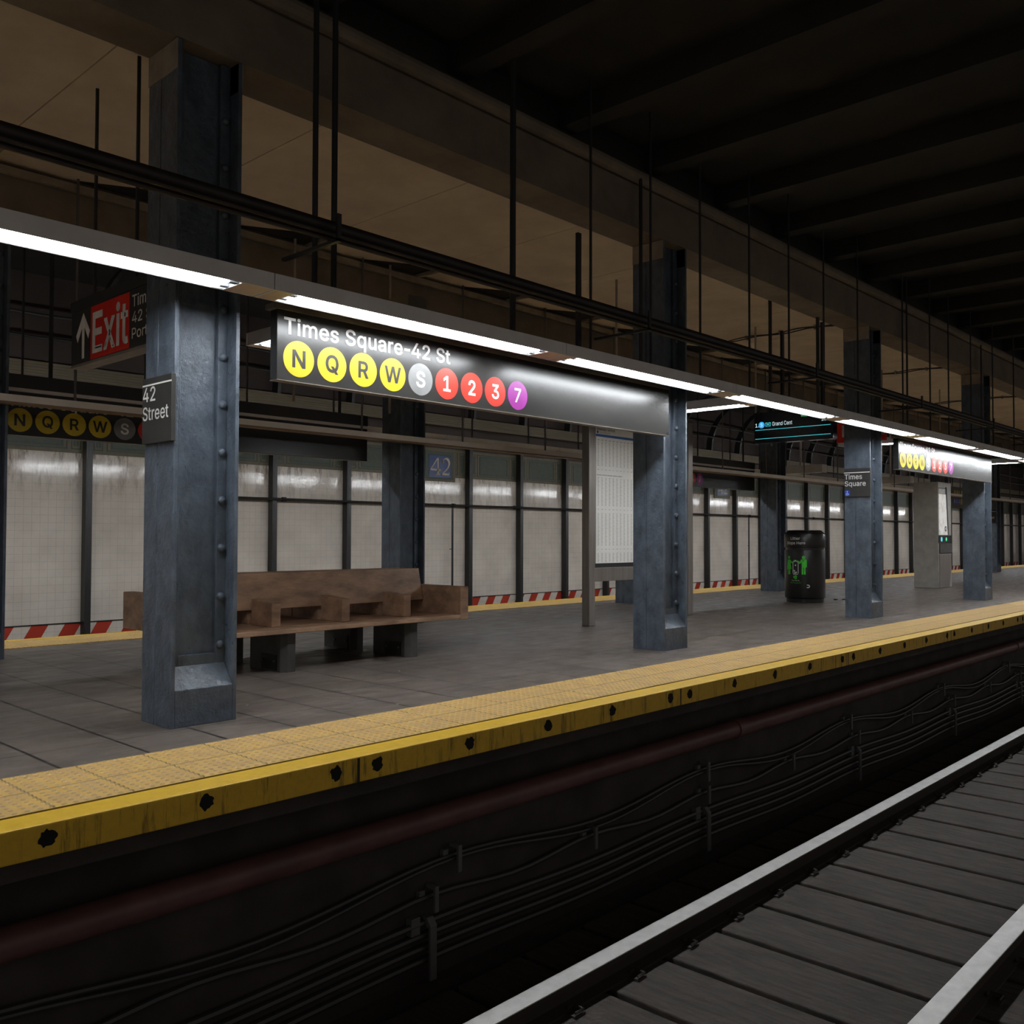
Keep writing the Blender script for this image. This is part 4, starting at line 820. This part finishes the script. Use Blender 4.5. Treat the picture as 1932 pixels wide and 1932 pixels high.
letter('1Min', 'lettering', 'e_white', ds, toX(.185, .285, 0), .05, .13)
letter('Wed, Sept', 'lettering', 'e_green', ds, toX(.52, .375, 0), .035, .2)
for y in (.25, 1.05): bx('bracket', 'rod', ds, .05, .09, y, y + .04, .5, 2.4)
rs = thing('notice_sign', 'small red hanging sign with a white panel, beside the departure screen', 'sign', (15.28, 5.9, 2.9))
bx('panel', 'exitred', rs, 0, .08, 0, .82, 0, .33); bx('notice', 'white', rs, -.004, 0, .0, .72, .09, .29)
bx('bracket', 'rod', rs, .02, .05, .6, .64, .33, 2.3)

# ================================================================ BENCH
bn = thing('bench', 'double-sided worn brown wooden bench on dark legs behind the nearest column', 'bench', (4.14, 7.5, 0))
BL = 3.17; BD = 1.7
bx('seat', 'wood', bn, .12, BL - .12, 0, BD, .378, .422, bevel=.006)
for x0, nm in ((0, 'end_arm'), (BL - .12, 'end_arm')):
    bx(nm, 'wood', bn, x0, x0 + .12, 0, BD, .372, .735, bevel=.008)
def backp(y0, y1, t_):
    m_ = MB(); m_.prism([(y0, .565), (y0 + t_, .565), (y1 + t_, .925), (y1, .925)], 'x', .13, BL - .13); return m_
backp(.62, .70, .1).build('backrest', 'wood', bn, bevel=.005)
backp(.98, .90, .1).build('backrest', 'wood', bn, bevel=.005)
for i in range(3):
    x = .77 + i * .82
    for side in (0, 1):
        y0, y1 = (.22, .58) if side == 0 else (BD - .58, BD - .22)
        m_ = MB(); m_.prism([(y0, .422), (y0, .655), (y0 + .15 if side == 0 else y0, .665), (y1 if side == 0 else y1 - .15, .68 if side == 0 else .665), (y1, .68 if side == 0 else .655), (y1, .422)], 'x', x, x + .1)
        m_.build('divider_arm', 'wood', bn, bevel=.006)
    bx('back_spacer', 'wood', bn, x + .01, x + .07, .66, 1.12, .422, .6)
for i, x in enumerate((.82, 2.36)):
    for side in (0, 1):
        y0, y1 = (.1, .68) if side == 0 else (1.04, 1.6)
        m_ = MB(); c_ = .05
        m_.prism([(x, y0 + c_), (x + c_, y0), (x + .14 - .0, y0), (x + .14, y1), (x, y1)], 'z', 0, .378)
        lg = m_.build('leg', 'legm', bn, bevel=.004)
        fp = bx('foot_plate', 'legplate', lg, x - .012, x, y0 + .1, y0 + .36, .015, .16)
        for yy in (y0 + .13, y0 + .33):
            m2 = MB(); m2.tube([(x - .024, yy, .1), (x - .012, yy, .1)], .012, 8); m2.build('bolt', 'bolt', lg)

# ================================================================ TIMETABLE BOARD
tb = thing('timetable_board', 'tall metal framed timetable board with white paper, left of the second near column', 'notice board', (10.55, 8.33, 0))
for x0 in (0, 2.64):
    bx('post', 'alu', tb, x0, x0 + .14, 0, .14, 0, 3.2, bevel=.012)
bx('top_rail', 'alu', tb, .14, 2.64, .02, .12, 3.1, 3.2)
bx('bottom_rail', 'alu', tb, .14, 2.64, .03, .11, .64, .84, bevel=.004)
bx('backing', 'alu', tb, .14, 2.64, .06, .10, .84, 3.1)
bx('inner_frame', 'rod', tb, .14, 2.64, .045, .062, .84, .9)
bx('inner_frame', 'alu', tb, .14, .2, .04, .062, .9, 3.1)
ppr = bx('paper', 'paper', tb, .22, 2.58, .05, .06, .905, 3.06)
bx('heading_bar', 'barblue', tb, .22, 2.58, .046, .05, 2.775, 2.81)
letter('Weekday Service', 'heading', 'ink', tb, toY(.24, 2.868, .05), .042, .44)
letter('Southbound', 'heading', 'print', tb, toY(.30, 2.822, .05), .034, .26)
m_ = MB(); m_.mapped(disc(.022), toY(.26, 2.84, .05)); m_.build('route_disc', 'barblue', tb)
m_ = MB()
for c in range(25):
    x = .26 + c * .092
    for rr in range(88):
        z = 2.69 - rr * .0203
        if rr % 29 in (18, 19, 21, 22) or rr == 23: continue
        if 23 <= rr <= 25: continue
        m_.box(x, x + .022 + .006 * ((rr * 7 + c) % 3), .048, .05, z, z + .008)
        if rr < 1: m_.box(x, x + .04, .048, .05, 2.72, 2.732)
m_.build('figures', 'print', tb)
letter('Express service between stations begins', 'note', 'ink', tb, toY(.24, 2.2, .05), .018, .62)

# ================================================================ LITTER BIN
BXc, BYc = 17.62, 8.42
lb = thing('litter_bin', 'black round litter bin with green figures and Litter Stops Here lettering', 'litter bin', (BXc, BYc, 0))
m_ = MB(); m_.lathe([(.35, 0), (.36, .005), (.36, .075), (.385, .095), (.39, .11), (.39, 1.03), (.385, 1.04), (.30, 1.04)], 48); m_.build('body', 'bin', lb, smooth=True)
m_ = MB(); m_.lathe([(.37, 1.04), (.37, 1.085), (.392, 1.09), (.395, 1.1), (.395, 1.345), (.385, 1.365), (.33, 1.415), (.31, 1.42), (.22, 1.42), (.2, 1.41), (.14, 1.41)], 48); m_.build('lid', 'bin', lb, smooth=True)
m_ = MB(); m_.lathe([(.34, 1.418), (.335, 1.43), (.3, 1.436), (.26, 1.43), (.255, 1.42)], 40); m_.build('rim', 'legplate', lb, smooth=True)
def wrapb(a0, z0, R, sc=1.0):
    # a0: angle of the left edge, reading direction as seen from outside
    def fn(a, b_, d):
        th = a0 + a / R
        return (math.cos(th) * (R + d), math.sin(th) * (R + d), z0 + b_)
    return fn
AC = math.radians(178)
def wl(s, z, h, width, R, mat_, nm='lettering'):
    t = text_mb(s, h, width, .008 if h < .04 else .02); W_ = max(p[0] for p in t.v)
    m_ = MB(); m_.mapped(t, wrapb(AC - W_ / 2 / R, z, R)); m_.build(nm, mat_, lb)
wl('Litter', 1.245, .055, .2, .396, 'white'); wl('Stops Here', 1.155, .055, .4, .396, 'white')
R_ = .3905
def P2(pts, x, z, m2): m2.mapped(poly([(p[0] + x, p[1] + z) for p in pts], .003), wrapb(AC, 0, R_))
def circ(r_, x, z, n=16): return [(x + r_ * math.cos(2 * PI * q / n), z + r_ * math.sin(2 * PI * q / n)) for q in range(n)]
man = MB(); P2(circ(.034, .165, .895), 0, 0, man)
P2([(.115, .855), (.215, .855), (.225, .84), (.225, .70), (.2, .70), (.2, .56), (.172, .56), (.172, .69), (.158, .69), (.158, .56), (.128, .56), (.128, .80), (.09, .79), (.03, .845), (.02, .83), (.085, .765)][::-1], 0, 0, man)
mf = man.build('figure_man', 'green', lb); mf['label'] = 'green figure of a man'
wom = MB(); P2(circ(.03, -.15, .895), 0, 0, wom)
P2([(-.185, .85), (-.115, .85), (-.075, .80), (-.03, .845), (-.02, .83), (-.07, .775), (-.112, .79), (-.085, .66), (-.12, .66), (-.12, .56), (-.145, .56), (-.145, .66), (-.158, .66), (-.158, .56), (-.183, .56), (-.183, .66), (-.215, .66)][::-1], 0, 0, wom)
wf = wom.build('figure_woman', 'green', lb); wf['label'] = 'green figure of a woman'
can = MB()
for a in ([(-.055, .58), (-.045, .58), (-.045, .80), (-.055, .80)], [(.055, .58), (.065, .58), (.065, .80), (.055, .80)], [(-.045, .56), (.055, .56), (.055, .57), (-.045, .57)], [(-.04, .81), (-.0, .825), (-.0, .815), (-.035, .80)], [(.05, .81), (.02, .825), (.02, .815), (.045, .80)]): P2(a, 0, 0, can)
for x, z in ((.0, .83), (.005, .74), (-.02, .63), (.02, .60), (-.01, .59)): P2(circ(.016, x, z, 7), 0, 0, can)
can.build('figure_can', 'white', lb)
rc = MB()
for k in range(3):
    a = math.radians(90 + 120 * k)
    pts = [(.03, -.03), (.044, -.012), (.02, .028), (.03, .034), (-.002, .042), (-.014, .012), (-.002, .018), (.018, -.014)]
    P2([(p[0] * math.cos(a) - p[1] * math.sin(a), p[0] * math.sin(a) + p[1] * math.cos(a)) for p in pts], .0, .505, rc)
rc.build('recycling_symbol', 'green', lb)
wl('You Can It.', .43, .022, .17, R_, 'white'); wl('We Recycle It!', .385, .022, .22, R_, 'green')
lg_ = MB(); lg_.mapped(poly([(.04 * math.cos(q * .3 - 2.3), .034 * math.sin(q * .3 - 2.3)) for q in range(16)] + [(.022 * math.cos((15 - q) * .3 - 2.3), .018 * math.sin((15 - q) * .3 - 2.3)) for q in range(16)], .003), wrapb(AC + .62, .33, R_)); lg_.build('emblem', 'white', lb)
m_ = MB()
for q in range(6):
    m_.tube([(.268, -.282, .66 + q * .045), (.292 + .008 * (q % 2), -.305, .68 + q * .045), (.268, -.282, .70 + q * .045)], .014, 6)
m_.build('chain', 'legplate', lb)

# ================================================================ HELP KIOSK
kk = thing('help_kiosk', 'tall brushed metal help kiosk with a lit map panel, behind the fourth near column', 'kiosk', (24.74, 8.21, 0))
m_ = MB(); m_.box(0, .97, 0.0, .62, 0, 2.72, 0); m_.build('cabinet', 'brush', kk, bevel=.008)
m_ = MB(); m_.mapped(poly([(.03, 1.36), (.66, 1.36), (.54, 2.41), (.03, 2.41)], .012), toY(0, 0, 0)); m_.build('map_panel', 'mapp', kk)
bx('header_panel', 'white', kk, .03, .5, -.014, 0, 2.43, 2.55); bx('header_gap', 'ink', kk, .03, .56, -.006, 0, 2.555, 2.575)
m_ = MB(); m_.mapped(poly([(.665, 1.36), (.72, 1.36), (.6, 2.6), (.545, 2.6)], .02), toY(0, 0, 0)); m_.build('slanted_frame', 'rod', kk)
bx('button_strip', 'screen', kk, .0, .94, -.02, 0, 1.15, 1.35)
m_ = MB(); m_.mapped(disc(.06), toY(.17, 1.25, -.02)); m_.build('help_button', 'e_cyan', kk)
m_ = MB(); m_.mapped(disc(.05), toY(.52, 1.25, -.02)); m_.build('info_button', 'e_green', kk)
m_ = MB(); m_.mapped(disc(.07), toY(.5, 1.52, -.012)); d_ = m_.build('emblem', 'ink', kk)
m_ = MB(); m_.mapped(disc(.035), toY(.5, 1.52, -.014)); m_.build('emblem_center', 'white', d_)
bx('lower_panel', 'legm', kk, .03, .94, -.03, 0, .9, 1.14); bx('panel_gap', 'ink', kk, .05, .92, -.006, 0, .875, .89)
m_ = MB(); m_.mapped(poly([(.03, .02), (.80, .02), (.93, .86), (.03, .86)], .015), toY(0, 0, 0)); m_.build('base_panel', 'alu', kk)

# ================================================================ WALL POSTS, PIPES, MOSAICS
k = 0
P0 = MB(); P0.box(0, .115, 0, .17, -1.87, 3.75); P0.box(.035, .08, -.004, 0, -1.87, 3.75)
p0 = None
for i in range(-2, 33):
    x = PIL0 + i * PILS - .06
    lab = 'black steel post on the tiled far wall, %s from the left' % ordn(i + 2).replace('nearest', 'first')
    if p0 is None: p0 = P0.build('wall_post', 'post'); o = p0
    else: o = p0.copy(); COL.objects.link(o)
    o.location = (x, WY - .18, 0)
    tag(o, lab, 'post', 'black posts on the far wall')
wp = thing('wall_pipe', 'long black horizontal pipe on the tiled wall with vertical drops', 'pipe', (0, WY - .22, 2.08))
m_ = MB(); m_.tube([(8.5, 0, 0), (72, 0, 0)], .03, 10); m_.build('main_pipe', 'post', wp, smooth=True)
for x in (9.9, 11.2, 16.2, 18.5, 26.1, 31.4, 36.8, 42, 50, 58):
    m_ = MB(); m_.tube([(x - .045, 0, 0), (x + .045, 0, 0)], .05, 10); m_.build('coupling', 'post', wp, smooth=True)
for x in (16.2, 31.4, 46.1, 61.5):
    m_ = MB(); m_.tube([(x, .03, 0), (x, .03, -3.5)], .028, 10); m_.box(x - .09, x, .02, .04, -1.12, -1.1); m_.build('drop_pipe', 'post', wp, smooth=True)
def serif42(fn, mb):
    # '4' and '2' with thick and thin strokes
    for p in ([(.245, 0), (.245, .43), (.30, .43), (.30, 0)], [(.245, .43), (.02, .14), (.05, .14), (.26, .40)], [(.02, .105), (.37, .105), (.37, .15), (.02, .15)], [(.19, 0), (.35, 0), (.35, .025), (.19, .025)]):
        mb.mapped(poly(p, .006), fn)
    arc = [(.55 + .115 * math.cos(a), .31 + .12 * math.sin(a)) for a in [math.radians(175 - q * 20) for q in range(11)]]
    pts = arc + [(.60, .17), (.50, .09), (.44, .045)]
    wd = [.028, .02, .014, .014, .02, .03, .036, .038, .036, .032, .026, .02, .014, .012]
    for (a, b_), w0, w1 in zip(zip(pts[:-1], pts[1:]), wd[:-1], wd[1:]):
        d = Vector((b_[0] - a[0], b_[1] - a[1])).normalized(); nrm = Vector((-d.y, d.x))
        mb.mapped(poly([(a[0] - nrm.x * w0, a[1] - nrm.y * w0), (b_[0] - nrm.x * w1, b_[1] - nrm.y * w1), (b_[0] + nrm.x * w1, b_[1] + nrm.y * w1), (a[0] + nrm.x * w0, a[1] + nrm.y * w0)], .006), fn)
    mb.mapped(poly(circ(.035, .455, .33, 12), .006), fn)
    mb.mapped(poly([(.42, 0), (.665, 0), (.675, .09), (.66, .09), (.64, .05), (.44, .055), (.42, .04)], .006), fn)
for x, lab in ((15.34, 'square mosaic with 42 on blue, on the tiled wall between bench and timetable board'), (29.2, 'square 42 mosaic on the tiled wall, half hidden under the far station sign')):
    mo = thing('mosaic_panel', lab, 'mosaic', (x, WY - .02, 2.685), 'number mosaics')
    bx('frame', 'frieze_g', mo, 0, 1.09, -.02, .008, 0, .84); bx('green_border', 'frieze_c', mo, .06, 1.03, -.024, -.02, .06, .76)
    bx('line', 'frieze_l', mo, .15, .94, -.026, -.024, .08, .68)
    bx('blue_field', 'mosblue', mo, .18, .92, -.03, -.024, .1, .65)
    m_ = MB(); serif42(toY(.2, .16, -.03), m_); m_.build('numerals', 'mostext', mo)
# curved brackets over the far track
cb = None
for i in range(0, 24):
    x = PIL0 + i * PILS
    if cb is None:
        m_ = MB(); arc = [(WY - .3 - 1.5 * (1 - math.cos(q * PI / 16)), 4.34 + 1.6 * math.sin(q * PI / 16)) for q in range(9)]
        pts = arc + [(WY - .3, 5.94)]
        inner = [(WY - .3 - 1.38 * (1 - math.cos(q * PI / 16)) + .0, 4.34 + 1.6 * math.sin(q * PI / 16) * 1.0 + .16 * (q / 8)) for q in range(9)]
        for q in range(8):
            a, b_ = arc[q], arc[q + 1]
            m_.prism([a, b_, (b_[0] + .22, b_[1]), (a[0] + .22, a[1])], 'x', -.04, .04)
        cb = m_.build('ceiling_bracket', 'post'); o = cb
    else:
        o = cb.copy(); COL.objects.link(o)
    o.location = (x, 0, 0)
    tag(o, 'dark curved roof bracket above the far track, %s from the left' % ordn(i).replace('nearest', 'first'), 'bracket', 'curved roof brackets')
for z, y in ((4.75, 16.9), (5.1, 16.7)):
    m_ = MB(); m_.tube([(XA + q * 2.0, y, z + .03 * math.sin(q * 1.9)) for q in range(48)], .03, 6); o = m_.build('roof_cable', 'post', smooth=True)
    tag(o, 'dark %s cable sagging along the upper far wall' % ('lower' if z < 5 else 'upper'), 'cable')

# ================================================================ UNDER-PLATFORM PIPE, CABLES, TRACK
up = thing('drain_pipe', 'thick red-brown pipe running under the platform edge', 'pipe', (0, 4.76, -.63))
m_ = MB(); m_.tube([(XA, 0, 0), (60, 0, 0)], .085, 18); m_.build('pipe', 'pipe', up, smooth=True)
for x in (8.35, 18.1, 27.9):
    m_ = MB(); m_.tube([(x, 0, 0), (x + .17, 0, 0)], .098, 18); m_.build('coupling', 'pipe', up, smooth=True)
def cable(pts_fn, z0, x0, x1, r_, name, lab, group, y=4.86):
    n_ = int((x1 - x0) * 5); m_ = MB()
    m_.tube([(x0 + (x1 - x0) * q / n_, y, z0 + pts_fn(x0 + (x1 - x0) * q / n_)) for q in range(n_ + 1)], r_, 7)
    o = m_.build(name, 'cable', smooth=True); tag(o, lab, 'cable', group); return o
XE = 34
g_ = 'cables on the platform wall'
cable(lambda x: .06 * math.cos(2 * PI * (x - 7.95) / 3.35) - .06, -.97, 1, XE, .016, 'wall_cable', 'black cable under the red-brown pipe, upper of the wavy pair', g_)
cable(lambda x: .075 * math.cos(2 * PI * (x - 7.95) / 3.35) - .075, -.99, 1, XE, .014, 'wall_cable', 'black cable under the red-brown pipe, lower of the wavy pair', g_, 4.84)
cable(lambda x: .03 * math.cos(2 * PI * (x - 9.75) / 1.79) - .03, -1.2, 1, XE, .02, 'wall_cable', 'single black wavy cable midway down the platform wall', g_)
for i in range(4):
    cable(lambda x: .02 * math.cos(2 * PI * (x - 11.55) / 3.6) - .02, -1.37 - .085 * i, 1, XE, .022, 'wall_cable', 'thick black cable near the track bed, %s of four from the top' % ['first', 'second', 'third', 'fourth'][i], g_)
cl0 = None
def clampo(x, z0, z1, nm, lab, group, tall=False):
    m_ = MB(); m_.box(x - .018, x + .018, 4.79, 4.815, z0 - .03, z1 + .03); m_.box(x - .012, x + .012, 4.815, 4.9, z1, z1 + .03); m_.box(x - .1, x - .05, 4.86, 4.9, (z0 + z1) / 2, z1)
    if tall:
        m_ = MB(); m_.prism([(4.9, z1), (4.83, z1 + .0), (4.79, z1 - .05), (4.79, z0), (4.81, z0), (4.815, z1 - .07), (4.9, z1 - .04)], 'x', x - .03, x + .03)
        m_.box(x - .16, x - .08, 4.84, 4.9, z1 - .1, z1 + .02)
    o = m_.build(nm, 'clamp', bevel=.004); tag(o, lab, 'clamp', group)
for i in range(8):
    clampo(7.95 - 3.35 + 3.35 * i, -1.05, -.92, 'cable_clamp', 'small steel clamp on the upper wavy cables, %s from the left' % ordn(i).replace('nearest', 'first'), 'upper cable clamps')
for i in range(16):
    clampo(9.75 - 5.37 + 1.79 * i, -1.27, -1.15, 'cable_clamp', 'small steel clamp on the middle cable, %s from the left' % ordn(i).replace('nearest', 'first'), 'middle cable clamps')
for i in range(8):
    clampo(11.55 - 7.2 + 3.6 * i, -1.75, -1.33, 'cable_bracket', 'tall steel bracket holding four cables, %s from the left' % ordn(i).replace('nearest', 'first'), 'tall cable brackets', True)
cd = thing('conduit', 'thin dark conduit lying on the track bed by the platform wall', 'pipe', (0, 4.58, -1.752))
m_ = MB(); m_.tube([(XA, 0, 0), (60, 0, 0)], .028, 8); m_.build('pipe', 'cable', cd, smooth=True)
for x in (9.5, 12.9, 17.0):
    m_ = MB(); m_.tube([(x, 0, 0), (x + .06, 0, 0)], .04, 8); m_.build('coupling', 'cable', cd, smooth=True)

t0m = MB(); t0m.box(0, .60, 0, 3.1, -1.78, -1.675)
t0 = None
for i in range(58):
    x = 1.0 + i * .66
    if t0 is None: t0 = t0m.build('track_tie', 'tie', bevel=.01); o = t0
    else: o = t0.copy(); COL.objects.link(o)
    o.location = (x, 1.40, 0)
    tag(o, 'weathered timber tie under the near rails, %s from the left' % (ordn(i) if i < 39 else 'one of the most distant').replace('nearest', 'first'), 'track tie', 'timber track ties')
def make_rail(y, lab):
    r = thing('rail', lab, 'rail', (0, y, -1.675), 'near track rails')
    m_ = MB(); prof = [(-.085, 0), (.085, 0), (.085, .015), (.015, .035), (.012, .12), (.07, .14), (.07, .168), (-.07, .168), (-.07, .14), (-.012, .12), (-.015, .035), (-.085, .015)]
    m_.prism(prof, 'x', XA, 60); m_.build('web', 'rail', r)
    m_ = MB(); m_.box(XA, 60, -.068, .068, .168, .176); m_.build('head', 'railtop', r, bevel=.003)
    for i in range(34):
        x = 1.0 + i * .66 + .25
        for s_ in (-1, 1):
            m_ = MB(); m_.box(x - .05, x + .05, s_ * .075, s_ * .16, .0, .014); m_.tube([(x - .04, s_ * .15, .03), (x + .04, s_ * .15, .03), (x + .04, s_ * .07, .03), (x - .02, s_ * .07, .03)], .009, 5)
            m_.build('rail_clip', 'rail', r)
    return r
make_rail(3.82, 'steel rail with a bright polished top, nearer to the platform wall')
make_rail(1.96, 'steel rail with a polished top, farther from the platform wall')

# ================================================================ LITTER ON THE FLOOR
def scrap(x, y, s_, m_n, lab, z=0):
    m_ = MB(); n = 6
    pts = [(s_ * random.uniform(.6, 1) * math.cos(2 * PI * q / n), s_ * random.uniform(.4, .8) * math.sin(2 * PI * q / n)) for q in range(n)]
    m_.prism(pts, 'z', 0, s_ * .35); o = m_.build('litter_scrap', m_n, bevel=s_ * .08); o.location = (x, y, z); tag(o, lab, 'litter', 'scraps on the platform floor')
scrap(18.6, 8.23, .07, 'scrapd', 'black crumpled litter on the floor right of the litter bin'); scrap(18.76, 8.12, .05, 'scrapd', 'small black litter piece touching the crumpled one right of the bin')
for (x, y, lab) in ((4.65, 5.55, 'pale paper scrap on the dark floor tiles in front of the bench'), (6.0, 4.9, 'pale scrap lying on the yellow tactile strip'),
                    (3.83, 6.35, 'tiny pale scrap on the floor just right of the nearest column'), (5.8, 6.9, 'tiny pale scrap on the floor right of the bench front legs'),
                    (7.9, 6.25, 'pale scrap near the second near column on its left'), (4.55, 10.2, 'pale scrap left of the nearest column near the far tactile strip'),
                    (12.1, 6.4, 'pale scrap between the second and third near columns'), (28.5, 7.6, 'pale scrap on the floor at the right edge of the picture')):
    scrap(x, y, .018 if x < 20 else .05, 'scrap', lab, .013 if y < 5 else 0)
